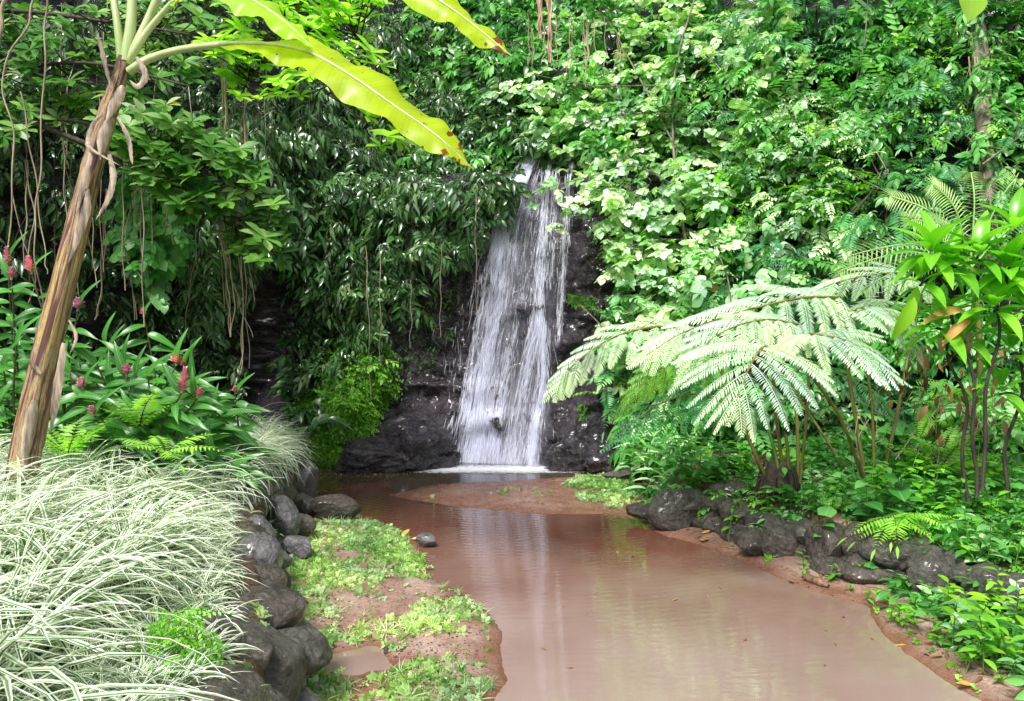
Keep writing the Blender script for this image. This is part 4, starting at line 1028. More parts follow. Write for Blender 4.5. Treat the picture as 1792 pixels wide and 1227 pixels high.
rosette_tree('second overhanging tree with backlit lime green leaves at the top', [(640, -700, 8.6), (640, -500, 8.5), (620, -300, 8.4), (600, -160, 8.3)],
    [[(600, -160, 8.3), (540, -20, 8.0), (480, 80, 7.7), (430, 150, 7.5)], [(600, -160, 8.3), (610, 20, 8.0), (650, 110, 7.8), (690, 150, 7.7)], [(600, -160, 8.3), (570, 60, 8.0), (580, 160, 7.8), (670, 235, 7.6)]],
    [([(380, -20), (680, -30), (680, 60), (600, 90), (480, 40), (400, 60)], 75, (7.4, 8.2)), ([(360, 70), (480, 60), (560, 110), (540, 170), (430, 190), (370, 130)], 42, (7.2, 7.9)),
     ([(560, 70), (690, 90), (700, 250), (660, 260), (620, 150)], 16, (7.5, 8.0))], M_LIME, 0.33, 2)

# ---- pale heart leaved small tree reaching over the fall from the right
def patch(g, poly, n, off, tpls, size, up=1.0, out_=0.5, flat=0.3):
    poly = np.array(poly, float); lo, hi = poly.min(0), poly.max(0); P = []
    tries = 0
    while len(P) < n and tries < n * 20:
        tries += 1
        x, y = R.uniform(lo[0], hi[0]), R.uniform(lo[1], hi[1])
        if not inpoly(poly, [x], [y])[0]: continue
        # layered clumps with gaps
        if vnoise(x * 0.018, y * 0.045, 3.7) < -0.05 and R.random() < 0.88: continue
        P.append(PC(x, y, R.uniform(*off)))
    P = np.array(P); n = len(P)
    D = np.stack([R.normal(size=n) * 0.9, -out_ - 0.5 * R.random(n), R.normal(size=n) * flat], 1)
    scat(g, tpls, P, D, np.stack([R.normal(size=n) * .25, -0.25 + R.normal(size=n) * 0.2, np.full(n, up)], 1), R.uniform(*size, n))
    return P
t = thing('pale_leaved_tree', 'small tree with pale heart shaped leaves reaching over the top of the fall', 'tree', PC(1250, 560, 0.2))
limbs = [[(1250, 560, .2), (1200, 420, .5), (1178, 250, .9), (1182, 120, 1.2), (1215, 0, 1.4), (1235, -60, 1.4)], [(1178, 250, .9), (1110, 120, 1.0), (1060, 30, 1.0), (1000, -40, 1.0)],
         [(1190, 330, .8), (1110, 290, 1.1), (1030, 310, 1.2), (950, 330, 1.2)], [(1182, 150, 1.2), (1120, 150, 1.3), (1040, 150, 1.4), (930, 130, 1.3)], [(1200, 420, .6), (1150, 420, .9), (1070, 440, .9)],
         [(1190, 60, 1.3), (1260, 120, 1.2), (1300, 190, 1.0)], [(1180, 200, 1.1), (1090, 200, 1.2), (960, 230, 1.2)]]
for lb in limbs:
    P = catmull([PC(x, min(max(y, -60), 800), o + 0.35) for x, y, o in lb], 8)
    P[1:-1] = (P[:-2] + P[1:-1] * 2 + P[2:]) / 4
    g = MB(); g.tube(P, np.linspace(0.032, 0.008, len(P)) * (1 if lb is limbs[0] else 0.5), 6); g.build('branch', M_BARK, t)
g = MB()
patch(g, [(985, 230), (1120, 180), (1240, 220), (1260, 420), (1200, 560), (1090, 560), (1062, 420), (1015, 320)], 560, (0.3, 1.3), SP_HRT, (0.16, 0.32))
patch(g, [(880, 130), (1000, 110), (1190, 130), (1190, 190), (1050, 230), (930, 215), (850, 180)], 250, (0.6, 1.5), SP_HRT, (0.16, 0.30))
patch(g, [(975, 30), (1060, -10), (1240, -20), (1240, 120), (1120, 130), (1060, 60)], 170, (0.6, 1.5), SP_HRT, (0.18, 0.32))
patch(g, [(930, 300), (1000, 290), (1010, 400), (960, 415), (915, 380)], 16, (0.9, 1.2), SP_HRT, (0.16, 0.24))
patch(g, [(930, 215), (1030, 210), (1010, 265), (930, 255)], 45, (0.6, 1.2), SP_HRT, (0.22, 0.32))
patch(g, [(1230, 110), (1400, 130), (1520, 210), (1500, 330), (1380, 400), (1260, 330)], 330, (0.4, 1.2), SP_PIN + SP_SM, (0.22, 0.36))  # extra whitish sprays, washed-out leaf highlights done by colour
patch(g, [(1060, 420), (1250, 420), (1280, 520), (1120, 580)], 170, (0.4, 0.9), SP_SM + SP_HRT, (0.16, 0.28))
patch(g, [(905, 225), (1020, 225), (1015, 292), (970, 286), (940, 280), (905, 286)], 60, (0.15, 0.5), SP_HRT, (0.2, 0.32))
g.build('foliage', M_PALE, t)

# ---- individual shrubs of the right hillside
SG = 'shrubs and ferns growing on the right hillside'
def shrub(cx, cy, rx, ry, off, tpls, size, mat, n, label, name='shrub', cat='shrub', flat=0.3, stems=5):
    base = PC(cx, cy + ry * 0.8, 0.0)
    t = thing(name, label, cat, base, SG)
    g = MB(); 
    a = np.linspace(0, 2 * PI, 14)[:-1]; poly = [(cx + math.cos(q) * rx * R.uniform(.75, 1.2), cy + math.sin(q) * ry * R.uniform(.75, 1.2)) for q in a]
    P = patch(g, poly, n, (off * 0.4, off), tpls, size, flat=flat)
    g.build('foliage', mat, t)
    gs = MB()
    for k in range(min(stems, len(P))):
        q = P[R.integers(len(P))]; mid = (base + q) / 2 + np.array([0, -0.12, 0.12])
        gs.tube(catmull([base, mid, q], 6), np.linspace(0.014, 0.005, 13), 5)
    if stems: gs.build('stem', M_BARKD, t)
for a in [
    (1420, 235, 95, 55, .7, SP_PIN, (.3, .45), M_PALE, 90, 'shrub with pale compound leaves in the upper middle of the hillside'),
    (1490, 150, 75, 45, .8, SP_PIN, (.3, .42), M_MID, 80, 'green compound leaved shrub above the pale one'),
    (1330, 120, 90, 60, .7, SP_ELL, (.25, .4), M_MID, 110, 'dark rounded shrub at the top between the two pale trees'),
    (1300, 300, 90, 60, .7, SP_HRT, (.2, .32), M_BRT, 110, 'yellow green leafy bush right of the pale branches'),
    (1400, 320, 90, 50, .8, SP_PIN, (.32, .46), M_BRT, 90, 'layered light green shrub at the centre of the hillside'),
    (1550, 60, 110, 55, .8, SP_ELL, (.28, .42), M_MID, 120, 'broad leaved bush along the top right'),
    (1600, 190, 80, 60, .8, SP_LACE, (.5, .7), M_BLUE, 60, 'lacy blue green fern mass beside the brown trunk'),
    (1430, 420, 90, 40, .9, SP_PIN, (.32, .46), M_PALE, 60, 'compound leaved branch with round pale leaflets above the giant fern'),
    (1350, 470, 80, 50, .7, SP_LACE, (.45, .6), M_BLUE, 60, 'bluish lacy fern behind the giant fern'),
    (1250, 460, 60, 60, .6, SP_ELL, (.22, .36), M_MID, 80, 'leafy bush around the orange leaf'),
    (1150, 480, 55, 70, .6, SP_FERN, (.3, .45), M_FERN2, 80, 'fresh green fern cascade right of the rock face'),
    (1740, 200, 60, 90, .7, SP_HRT, (.2, .32), M_MID, 120, 'heart leaved vine climbing beside the brown trunk'),
    (1770, 60, 60, 60, .8, SP_PIN, (.3, .42), M_MID, 80, 'compound leaved bush in the top right corner'),
    (1600, 330, 70, 50, .6, SP_FERN, (.35, .5), M_BLUE, 70, 'fern clump under the lacy fern mass'),
    (1650, 420, 60, 60, .6, SP_ELL, (.22, .34), M_DARK, 80, 'dark leafy bush behind the ti plant rosette'),
    (1240, 60, 70, 60, .8, SP_ELL, (.25, .4), M_MID, 90, 'bushy crown behind the pale branch at the top'),
    (1450, 60, 70, 50, .7, SP_LACE, (.45, .6), M_BLUE, 50, 'hanging lacy ferns at the top of the hillside'),
    (1110, 600, 60, 50, .5, SP_ELL, (.22, .34), M_MID, 80, 'low bush between rock face and giant fern'),
    (1150, 680, 60, 45, .7, SP_ELL, (.25, .38), M_PALE, 70, 'pale broad leaved bush left of the giant fern'),
    (1700, 600, 70, 60, .5, SP_FERN, (.3, .45), M_BLUE, 70, 'blue green ferns behind the ti stems'),
    (1560, 700, 60, 50, .5, SP_FERN, (.3, .42), M_BLUE, 50, 'small ferns on the bank under the ti leaves'),
    (1250, 740, 70, 60, .9, SP_ELL, (.24, .36), M_MID, 90, 'leafy bush under the giant fern fronds'),
    (1420, 740, 90, 60, .8, SP_ELL, (.24, .36), M_DARK, 90, 'shaded leafy bush between the fern stalks'),
    (1750, 700, 60, 70, .8, SP_ELL, (.24, .36), M_MID, 90, 'leafy bush at the right edge below the ti plant'),
    (1560, 590, 70, 50, .8, SP_ELL, (.26, .4), M_MID, 90, 'broad leaved bush behind the right end of the giant fern'),
    (1640, 560, 70, 50, .7, SP_PIN, (.3, .42), M_MID, 80, 'compound leaved bush behind the ti canes'),
    (1320, 800, 80, 40, 1.2, SP_ELL, (.24, .36), M_BRT, 90, 'bright low bush left of the giant fern base'),
    (1440, 800, 80, 40, 1.2, SP_ELL, (.24, .36), M_MID, 90, 'low bush right of the giant fern base'),
    (1560, 790, 80, 45, 1.2, SP_HRT, (.24, .38), M_MID, 80, 'round leaved low bush under the ti canes'),
    (1720, 780, 80, 50, 1.4, SP_ELL, (.26, .4), M_MID, 100, 'tall leafy bush at the foot of the ti canes'),
    (1200, 800, 70, 50, 1.1, SP_ELL, (.26, .4), M_PALE, 90, 'pale leafy bush behind the round boulders'),
    (1130, 760, 50, 50, .8, SP_VINE, (.3, .45), M_MID, 70, 'lance leaved bush at the pool corner'),
    (1640, 700, 60, 50, 1.2, SP_FERN, (.35, .5), M_FERN2, 50, 'light ferns among the dead leaves on the bank'),
    (1480, 560, 60, 40, .6, SP_LACE, (.4, .6), M_BLUE, 40, 'lacy fern just above the giant fern')]:
    shrub(*a[:8], a[8], a[9])

for k in range(34):
    x = R.uniform(1030, 1780); y = R.uniform(40, 620); ln_ = R.uniform(60, 200); sl_ = R.normal() * 0.7; o_ = R.uniform(.6, 1.1)
    P = catmull([PC(x, y, o_), PC(x + sl_ * ln_ * .5 + R.normal() * 10, y - ln_ * .5, o_ + .1), PC(x + sl_ * ln_ + R.normal() * 14, y - ln_, o_)], 8)
    P[1:-1] = (P[:-2] + P[1:-1] * 2 + P[2:]) / 4; P[1:-1] = (P[:-2] + P[1:-1] * 2 + P[2:]) / 4
    g = MB(); g.tube(P, np.linspace(R.uniform(.009, .018), .004, len(P)), 5); tag(g.build('bare_stem', (M_BARK, M_BARKD)[k % 2]), 'thin bare woody stem crossing the leaves of the right hillside', 'stem', 'thin bare stems on the right hillside')
# brown climbing trunk upper right
t = thing('vine_clad_tree', 'brown fibrous tree trunk wrapped in climbing vines at the upper right', 'tree', PC(1712, 480, 0.25))
P = catmull([PC(1712, 480, .2), PC(1708, 340, .45), PC(1700, 200, .6), PC(1690, 60, .7), PC(1676, -60, .8), PC(1665, -200, .8)], 10); P[1:-1] = (P[:-2] + P[1:-1] * 2 + P[2:]) / 4
P = P + [0, -.28, 0]; g = MB(); g.tube(P, 0.095 * (1 + 0.2 * fbm(P[:, 2] * 3, 0 * P[:, 2], 0, 2)), 12); g.build('trunk', M_FIBRE if False else M_BARK, t)
g = MB()
for k in range(48):
    a = R.uniform(0, 30); q = P[int(a)]; o = np.array([R.normal() * 0.1, -0.1, 0]); L = R.uniform(0.3, 0.9)
    g.tube(np.array([q + o, q + o + [0.02, -0.03, -L / 2], q + o + [R.normal() * .05, 0, -L]]), [0.01, 0.008, 0.004], 4)
g.build('aerial_root', M_FIBRE, t)
g = MB(); ii = R.integers(0, len(P), 230); ii = ii[vnoise(ii * .35, 0, 0) > -.25]; q_ = len(ii); scat(g, SP_ELL + SP_FERN, P[ii] + R.normal(size=(q_, 3)) * [.2, .06, .1] + [0, -.14, 0], np.stack([R.normal(size=q_), -R.random(q_), R.normal(size=q_) * .5 - .3], 1), [0, 0, 1], R.uniform(.18, .34, q_)); g.build('foliage', M_MID, t)

# ---- banana plant
m, nt, out = newmat('banana_pseudostem')
tc = N(nt, 'ShaderNodeAttribute', attribute_name='luv')
mp = N(nt, 'ShaderNodeMapping'); mp.inputs['Scale'].default_value = (7, 1.1, 1); nt.links.new(tc.outputs['Vector'], mp.inputs[0])
ns = N(nt, 'ShaderNodeTexNoise'); ns.inputs['Scale'].default_value = 1.6; ns.inputs['Detail'].default_value = 7; ns.inputs['Roughness'].default_value = 0.7; ns.inputs['Distortion'].default_value = 0.6
nt.links.new(mp.outputs[0], ns.inputs['Vector'])
rp = ramp(nt, ns.outputs[0], [(0.30, (0.03, 0.012, 0.015)), (0.42, (0.16, 0.06, 0.04)), (0.46, (0.30, 0.17, 0.10)), (0.50, (0.50, 0.40, 0.27)), (0.54, (0.22, 0.11, 0.07)), (0.58, (0.60, 0.46, 0.12)), (0.64, (0.40, 0.27, 0.17)), (0.72, (0.08, 0.03, 0.03))])
mp2 = N(nt, 'ShaderNodeMapping'); mp2.inputs['Scale'].default_value = (3, 0.8, 1); nt.links.new(tc.outputs['Vector'], mp2.inputs[0])
n2 = N(nt, 'ShaderNodeTexNoise'); n2.inputs['Scale'].default_value = 1.5; n2.inputs['Detail'].default_value = 4; nt.links.new(mp2.outputs[0], n2.inputs['Vector'])
c = mixc(nt, ramp(nt, n2.outputs[0], [(0.51, (0, 0, 0)), (0.57, (1, 1, 1))]).outputs[0], rp.outputs[0], (0.11, 0.05, 0.04))
b = N(nt, 'ShaderNodeBsdfPrincipled'); b.inputs['Roughness'].default_value = 0.4; nt.links.new(c, b.inputs['Base Color'])
bp = N(nt, 'ShaderNodeBump'); bp.inputs['Strength'].default_value = 0.8; bp.inputs['Distance'].default_value = 0.03; nt.links.new(ns.outputs[0], bp.inputs['Height']); nt.links.new(bp.outputs[0], b.inputs['Normal'])
nt.links.new(b.outputs[0], out.inputs[0]); M_BSTEM = m
def bananaleaf_mat(name, col, brown):
    m, nt, out = newmat(name)
    uv = N(nt, 'ShaderNodeAttribute', attribute_name='luv'); sep = N(nt, 'ShaderNodeSeparateXYZ'); nt.links.new(uv.outputs['Vector'], sep.inputs[0])
    ax = mth(nt, 'ABSOLUTE', sep.outputs[0])
    q = mth(nt, 'SINE', mth(nt, 'MULTIPLY', mth(nt, 'SUBTRACT', sep.outputs[1], mth(nt, 'MULTIPLY', ax, 0.035)), 420))
    q2 = mth(nt, 'SINE', mth(nt, 'MULTIPLY', mth(nt, 'SUBTRACT', sep.outputs[1], mth(nt, 'MULTIPLY', ax, 0.035)), 137))
    f = mth(nt, 'MULTIPLY', mth(nt, 'ADD', mth(nt, 'ADD', q, q2), 2.0), 0.16)
    geo = N(nt, 'ShaderNodeNewGeometry'); ns = N(nt, 'ShaderNodeTexNoise'); ns.inputs['Scale'].default_value = 3; ns.inputs['Detail'].default_value = 3; nt.links.new(geo.outputs['Position'], ns.inputs['Vector'])
    c = mixc(nt, f, col, tuple(min(1, v * 1.45 + .04) for v in col))
    c = mixc(nt, ns.outputs[0], c, tuple(v * 0.75 for v in col))
    mr = ramp(nt, ax, [(0.0, (1, 1, 1)), (0.07, (1, 1, 1)), (0.09, (0, 0, 0))]); c = mixc(nt, mr.outputs[0], c, (0.50, 0.55, 0.14))
    if brown:
        n3 = N(nt, 'ShaderNodeTexNoise'); n3.inputs['Scale'].default_value = 16; n3.inputs['Detail'].default_value = 4; nt.links.new(geo.outputs['Position'], n3.inputs['Vector'])
        e = mth(nt, 'MULTIPLY', sep.outputs[1], sep.outputs[1]); e = mth(nt, 'MULTIPLY', mth(nt, 'MULTIPLY', e, e), e)
        w_ = mth(nt, 'ADD', n3.outputs[0], mth(nt, 'MULTIPLY', mth(nt, 'MULTIPLY', e, mth(nt, 'ADD', ax, 0.35)), 0.33))
        br = ramp(nt, w_, [(0.715, (0, 0, 0)), (0.75, (1, 1, 1))]); c = mixc(nt, br.outputs[0], c, (0.25, 0.07, 0.01))
    b = N(nt, 'ShaderNodeBsdfPrincipled'); b.inputs['Roughness'].default_value = 0.35; nt.links.new(c, b.inputs['Base Color'])
    tr = N(nt, 'ShaderNodeBsdfTranslucent'); nt.links.new(mixc(nt, 1.0, c, (2.0, 1.9, 0.5), 'MULTIPLY'), tr.inputs[0])
    mx = N(nt, 'ShaderNodeMixShader'); mx.inputs[0].default_value = 0.6
    nt.links.new(b.outputs[0], mx.inputs[1]); nt.links.new(tr.outputs[0], mx.inputs[2]); nt.links.new(mx.outputs[0], out.inputs[0])
    return m
M_BAN = bananaleaf_mat('banana_leaf_backlit', (0.52, 0.70, 0.02), True)  # raised lime colour stands in for light from behind the leaf
M_BAN2 = bananaleaf_mat('banana_leaf_green', (0.42, 0.66, 0.06), False)
def blade(g, mid, wl, wr, up, fold=0.25, wave=0.02, na=4, seed=0, tears=0):
    """leaf blade along midrib points; wl/wr = widths (m) left and right of it"""
    mid = np.asarray(mid, float); n = len(mid)
    T = nrm(np.gradient(mid, axis=0)); up = np.broadcast_to(up, (n, 3)); S = nrm(np.cross(T, up)); Nn = np.cross(S, T)
    us = np.linspace(-1, 1, 2 * na + 1); tt = np.linspace(0, 1, n)
    V = np.zeros((n, len(us), 3)); UV = np.zeros((n, len(us), 2))
    for k, u in enumerate(us):
        w = (wr if u > 0 else wl) * abs(u)
        ed = 1 + 0.07 * vnoise(tt * 30 + seed, u * 2 * np.sign(u) + 0 * tt, 0) * abs(u)
        zz_ = -fold * w * abs(u) + wave * abs(u) * np.sin(tt * 23 + seed + np.sign(u) * 1.7) * np.minimum(1, w * 8) + 0.3 * wave * abs(u) * np.sin(tt * 61 + seed)
        V[:, k] = mid + S * (np.sign(u) * w * ed)[:, None] + Nn * zz_[:, None]
        UV[:, k, 0] = u; UV[:, k, 1] = tt
    m_ = len(us); i = np.arange(n - 1)[:, None] * m_; j = np.arange(m_ - 1)[None]
    F = np.stack([i + j, i + j + 1, i + m_ + j + 1, i + m_ + j], -1).reshape(-1, 4)
    g.raw(V.reshape(-1, 3), F, 0.5, UV.reshape(-1, 2))
BD = 6.3
bst = [(34, 905, BD), (45, 800, BD), (72, 660, BD), (105, 520, BD), (140, 380, BD), (165, 280, BD), (190, 195, BD), (208, 140, BD), (218, 100, BD)]
SP_ = catmull([PD(*q) for q in bst], 10); SP_[0][2] = min(SP_[0][2], 0.6)
t = thing('banana_plant', 'leaning banana plant with a peeling brown stem and long lime green leaves', 'banana plant', SP_[0])
k_ = np.linspace(0, len(bst) - 1, len(SP_)); rw = np.interp(k_, range(9), [54, 52, 45, 40, 37, 33, 29, 24, 20]) / 2 / F_PX * BD
g = MB(); sd_ = 28
T = nrm(np.gradient(SP_, axis=0)); A = nrm(np.cross(T, [0, 1, 0])); B_ = np.cross(T, A)
dn = catmull(SP_[::2], 3); rwd = np.interp(np.linspace(0, 1, len(dn)), np.linspace(0, 1, len(rw)), rw)
T = nrm(np.gradient(dn, axis=0)); A = nrm(np.cross(T, [0, 1, 0])); B_ = np.cross(T, A)
an = np.arange(sd_) * 2 * PI / sd_
zl = np.linspace(0, 1, len(dn))[:, None] * 4.0
rad = rwd[:, None] * (1 + 0.10 * vnoise(np.cos(an)[None] * 2.2 + 5, np.sin(an)[None] * 2.2, zl * 1.3) + 0.05 * np.sign(vnoise(np.cos(an)[None] * 3, np.sin(an)[None] * 3, zl * 2.2)))
V = dn[:, None] + rad[..., None] * (np.cos(an)[None, :, None] * A[:, None] + np.sin(an)[None, :, None] * B_[:, None])
i = np.arange(len(dn) - 1)[:, None] * sd_; j = np.arange(sd_)[None]; kq = (j + 1) % sd_
F = np.stack([i + j, i + kq, i + sd_ + kq, i + sd_ + j], -1).reshape(-1, 4)
uvv = np.stack([np.broadcast_to(np.abs(an[None] / PI - 1) * 1.0 + 0 * zl, (len(dn), sd_)), np.broadcast_to(zl, (len(dn), sd_))], -1)
g.raw(V.reshape(-1, 3), F, 0.5, uvv.reshape(-1, 2)); g.build('pseudostem', M_BSTEM, t)
crown = PD(222, 108, BD)
def petiole(pts, r0, r1, mat=M_MIDRIB):
    P = catmull([PD(*q) for q in pts], 10); g = MB(); g.tube(P, np.linspace(r0, r1, len(P)), 8); return g, P
def bleaf(stalk, mid, wpts, mat, r0=0.028, up=(0, 0, 1), label=None, seed=0, fold=0.3, asym=1.0):
    P = catmull([PD(*q) for q in mid], 14); n = len(P)
    w = np.interp(np.linspace(0, 1, n), np.linspace(0, 1, len(wpts)), wpts); 
    g = MB(); blade(g, P, w, w * asym, up, fold, 0.035, 4, seed)
    lf = g.build('leaf', mat, t)
    if label: lf['label'] = label
    g, Q = petiole(stalk, r0, r0 * 0.6)
    g.tube(P, np.linspace(r0 * 0.55, 0.003, n), 6)
    g.build('midrib', M_MIDRIB, parent=lf)
bleaf([(226, 125, BD), (262, 103, BD - .05), (320, 86, BD - .15), (400, 76, BD - .3)],
      [(385, 76, BD - .28), (470, 78, BD - .4), (540, 92, BD - .5), (610, 130, BD - .62), (690, 185, BD - .7), (765, 238, BD - .78), (830, 298, BD - .8)],
      [0.02, 0.12, 0.175, 0.19, 0.195, 0.18, 0.155, 0.115, 0.0], M_BAN, 0.036, (0.25, -0.75, 0.6), 'long lime leaf with a torn brown tip', 3, 0.15, 1.0)
bleaf([(224, 110, BD), (258, 55, BD - .05), (300, 5, BD - .12)], [(300, 5, BD - .12), (355, -22, BD - .3), (430, -5, BD - .45), (495, 35, BD - .55), (548, 84, BD - .6)],
      [0.03, 0.13, 0.17, 0.16, 0.12, 0.0], M_BAN2, 0.034, (0.2, -0.55, 0.85), 'shorter glossy leaf arching at the top', 9)
bleaf([(226, 105, BD), (262, 30, BD), (300, -60, BD - .1), (360, -150, BD - .3)], [(360, -150, BD - .3), (500, -150, BD - .6), (640, -80, BD - .9), (760, -5, BD - 1.1), (830, 45, BD - 1.15), (895, 98, BD - 1.2)],
      [0.02, 0.13, 0.16, 0.15, 0.12, 0.10, 0.0], M_BAN, 0.04, (0.2, -0.75, 0.6), 'lime leaf drooping from above the frame', 14)
bleaf([(214, 115, BD), (205, 40, BD), (190, -60, BD + .1)], [(190, -60, BD + .1), (150, -200, BD), (60, -260, BD - .2), (-60, -220, BD - .4)], [0.02, 0.16, 0.2, 0.15, 0.0], M_BAN2, 0.038, (0, 0, 1), None, 21)
bleaf([(220, 108, BD), (230, 30, BD), (232, -80, BD)], [(232, -80, BD), (250, -300, BD), (280, -420, BD), (360, -430, BD - .2)], [0.02, 0.16, 0.2, 0.15, 0.0], M_BAN2, 0.05, (1, 0, 0.2), None, 25)
# dry, peeling sheaths
for (pts, w, lb) in [([(170, 60), (182, 110), (196, 165)], 0.020, 0), ([(238, 100), (252, 130), (240, 150), (226, 140)], 0.03, 0), ([(205, 205), (222, 240), (228, 275), (232, 288)], 0.022, 0), ([(178, 200), (162, 215), (152, 245), (160, 262), (210, 290)], 0.022, 0),
                     ([(195, 205), (180, 240), (176, 280)], 0.05, 0), ([(190, 270), (196, 310), (186, 350), (168, 384)], 0.03, 0), ([(160, 260), (148, 300), (140, 340), (132, 380)], 0.03, 0), ([(120, 560), (132, 590), (122, 620)], 0.015, 0),
                     ([(70, 655), (56, 640), (50, 628)], 0.03, 0), ([(110, 600), (96, 690), (88, 760)], 0.04, 0), ([(60, 700), (48, 760), (40, 820)], 0.05, 0), ([(150, 330), (142, 380), (120, 460)], 0.05, 0), ([(215, 150), (200, 175), (185, 215)], 0.05, 0)]:
    P = catmull([PD(x, y, BD - 0.13 - 0.01 * k) for k, (x, y) in enumerate(pts)], 8)
    wv_ = w * np.sin(np.linspace(0.5, PI - 0.05, len(P)))
    g = MB(); blade(g, P, wv_, wv_ * 0.8, (R.normal() * .3, -1, 0.2), 0.5, 0.012, 2, R.random() * 20)
    g.r = [np.full(len(g.v[0]), R.uniform(0.3, 1), np.float32)]; g.uv = [np.clip(g.uv[0], -1, 1) * 0.5]
    g.build('dry_sheath', M_SHEATH, t)

# ---- ginger
GI = 'ginger stalks massed behind the pale grass'
def ginger(px, py, d, label, flower=None, lean=None, nl=13, ls=0.35):
    top = PD(px, py, d)
    lean = R.normal() * 0.25 if lean is None else lean
    bx, by = top[0] - lean, top[1] + R.uniform(-0.1, 0.35)
    base_ = np.array([bx, by, gz(bx, by) - 0.02])
    t = thing('ginger_plant', label, 'plant', base_, GI)
    mid = base_ * 0.5 + top * 0.5 + np.array([-lean * 0.25, 0, 0.1])
    P = catmull([base_, mid, top], 8); g = MB(); g.tube(P, np.linspace(0.014, 0.007, len(P)), 6); g.build('stem', M_REDSTEM, t)
    g = MB(); Lt = np.linspace(0.25, 1.0, nl); yaw = R.uniform(-0.6, 0.6)
    Q = np.stack([np.interp(Lt, np.linspace(0, 1, len(P)), P[:, c]) for c in range(3)], 1)
    sd = np.where(np.arange(nl) % 2 == 0, 1, -1)
    D = np.stack([sd * math.cos(yaw), sd * math.sin(yaw) - 0.45, 0.32 - 0.2 * np.abs(R.normal(size=nl))], 1) + R.normal(size=(nl, 3)) * 0.26
    D[-1] = [R.normal() * .5, -.3, .8]
    g.add(L_GIN, Q, D, np.stack([-sd * 0.2, -0.9 + 0 * sd, 1 + 0 * sd], 1), ls * R.uniform(0.75, 1.15, nl) * (1 - 0.25 * np.abs(Lt - 0.6)))
    g.build('foliage', M_GIN, t)
    if flower:
        h, w = flower[0] * 1.15, flower[1] * 1.15; g = MB(); nb = 46
        u = np.linspace(0, 1, nb); a = np.arange(nb) * 2.4; ax = nrm(np.array([lean * 0.6, -0.1, 1.0]))
        c0 = top + ax * 0.02
        Pp = c0 + ax * (u * h)[:, None]
        rad = np.stack([np.cos(a), np.sin(a), 0 * a], 1)
        g.add(L_ELLS, Pp, rad * 1.0 + ax * (0.5 + u * 1.4)[:, None], ax, w * (1.15 - 0.6 * u) * R.uniform(.85, 1.15, nb), R.random(nb))
        g.tube(np.array([c0 - ax * 0.02, c0 + ax * h]), [0.012, 0.006], 5)
        g.build('flower_spike', M_PINK, t)
fl = [(14, 468, 7.6, (.14, .06), 'ginger with a tall pink spike at the far left edge'), (20, 490, 7.4, (.07, .05), 'ginger with a short pink spike below the far left one'), (56, 480, 7.3, (.11, .06), 'ginger with a bright pink spike on a tall dark stem left of the banana'),
      (136, 545, 7.4, (.07, .07), 'ginger with a fluffy pink head just right of the banana stem'), (146, 682, 7.2, (.06, .06), 'ginger with a faded red head low behind the banana stem'), (222, 660, 7.3, (.07, .065), 'ginger with a pale pink head in the middle of the clump'),
      (308, 640, 7.7, (.06, .07), 'ginger with a withered brownish pink head near the hollow'), (318, 688, 7.0, (.17, .065), 'ginger with the largest leaning pink spike'), (345, 697, 7.1, (.05, .05), 'ginger with a tiny pink head beside the largest spike'),
      (412, 690, 7.9, (.04, .04), 'ginger with a tiny red bud at the right end of the clump'), (252, 555, 8.4, (.06, .04), 'ginger with a dark red bud deep in the clump'), (322, 645, 7.8, (.04, .04), 'ginger with a small pink bud touching the withered head'), (165, 728, 7.0, (.05, .05), 'ginger with a small purple pink head low near the grass')]
for x, y, d, f, lb in fl: ginger(x, y, d, lb, f, 0.35 if 'largest' in lb else None)
for k in range(66):
    x = R.uniform(-90, 410); d = R.uniform(7.0, 9.4)
    y = np.interp(x, [-90, 0, 60, 200, 330, 420], [470, 490, 520, 545, 590, 680]) + 40 + R.uniform(0, 110) + (9.4 - d) * 22
    ginger(x, y, d, 'flowerless ginger stalk with long glossy green leaves in the clump', None)

# ---- generic ferns (pinnate)
FG = 'small ferns'
def fern(p, n, L, label, mat=M_FERN2, tpls=SP_FERN, up=0.8, az=(0, 2 * PI), name='fern', group=None, asym=None):
    g = MB(); a = np.linspace(az[0], az[1], n, endpoint=False) + R.normal(size=n) * 0.2
    D = np.stack([np.cos(a), np.sin(a), np.full(n, up) + R.normal(size=n) * 0.15], 1)
    scat(g, tpls, np.tile(p, (n, 1)), D, [0, 0, 1], R.uniform(0.8, 1.15, n) * L)
    return tag(g.build(name, mat), label, 'fern', group)
def onT(px, py): return PG(px, py)
fern(PD(118, 800, 6.9), 7, 0.55, 'light green sword fern rising beside the banana base', up=1.2)
fern(PD(245, 745, 7.0), 7, 0.5, 'light green sword fern in front of the ginger', up=1.2)
fern(PD(290, 790, 6.6), 6, 0.45, 'sword fern sunk in the pale grass', up=0.5)
fern(PC(608, 705, .35), 6, 0.35, 'light fern growing on the creeper mound', up=0.2)
fern(PC(570, 690, .4), 4, 0.25, 'tiny fern above the creeper mound', up=0.3)
fern(PD(470, 905, 8.0), 5, 0.25, 'small fern growing from the wall under the grass', up=0.4)
fern(PD(455, 925, 7.3), 5, 0.22, 'bright small fern between wall stones', up=0.4)
fern(PD(535, 868, 9.4), 5, 0.2, 'little fern on the pointed pale stone', up=0.6)
fern(PC(930, 262, .3), 7, 0.5, 'light fern arching over the lip of the fall', up=0.2)
fern(PG(1640, 850) + [0, 0, .1], 9, 0.62, 'big bright fern on the bank below the ti plant', up=0.9)
fern(PG(1665, 830) + [0, .2, .15], 7, 0.5, 'second bright fern touching the big bright fern', up=1.1)
fern(PD(1566, 905, 7.05), 8, 0.42, 'bright fern hanging over the big mossy boulder', up=-0.1, az=(PI, 2 * PI))
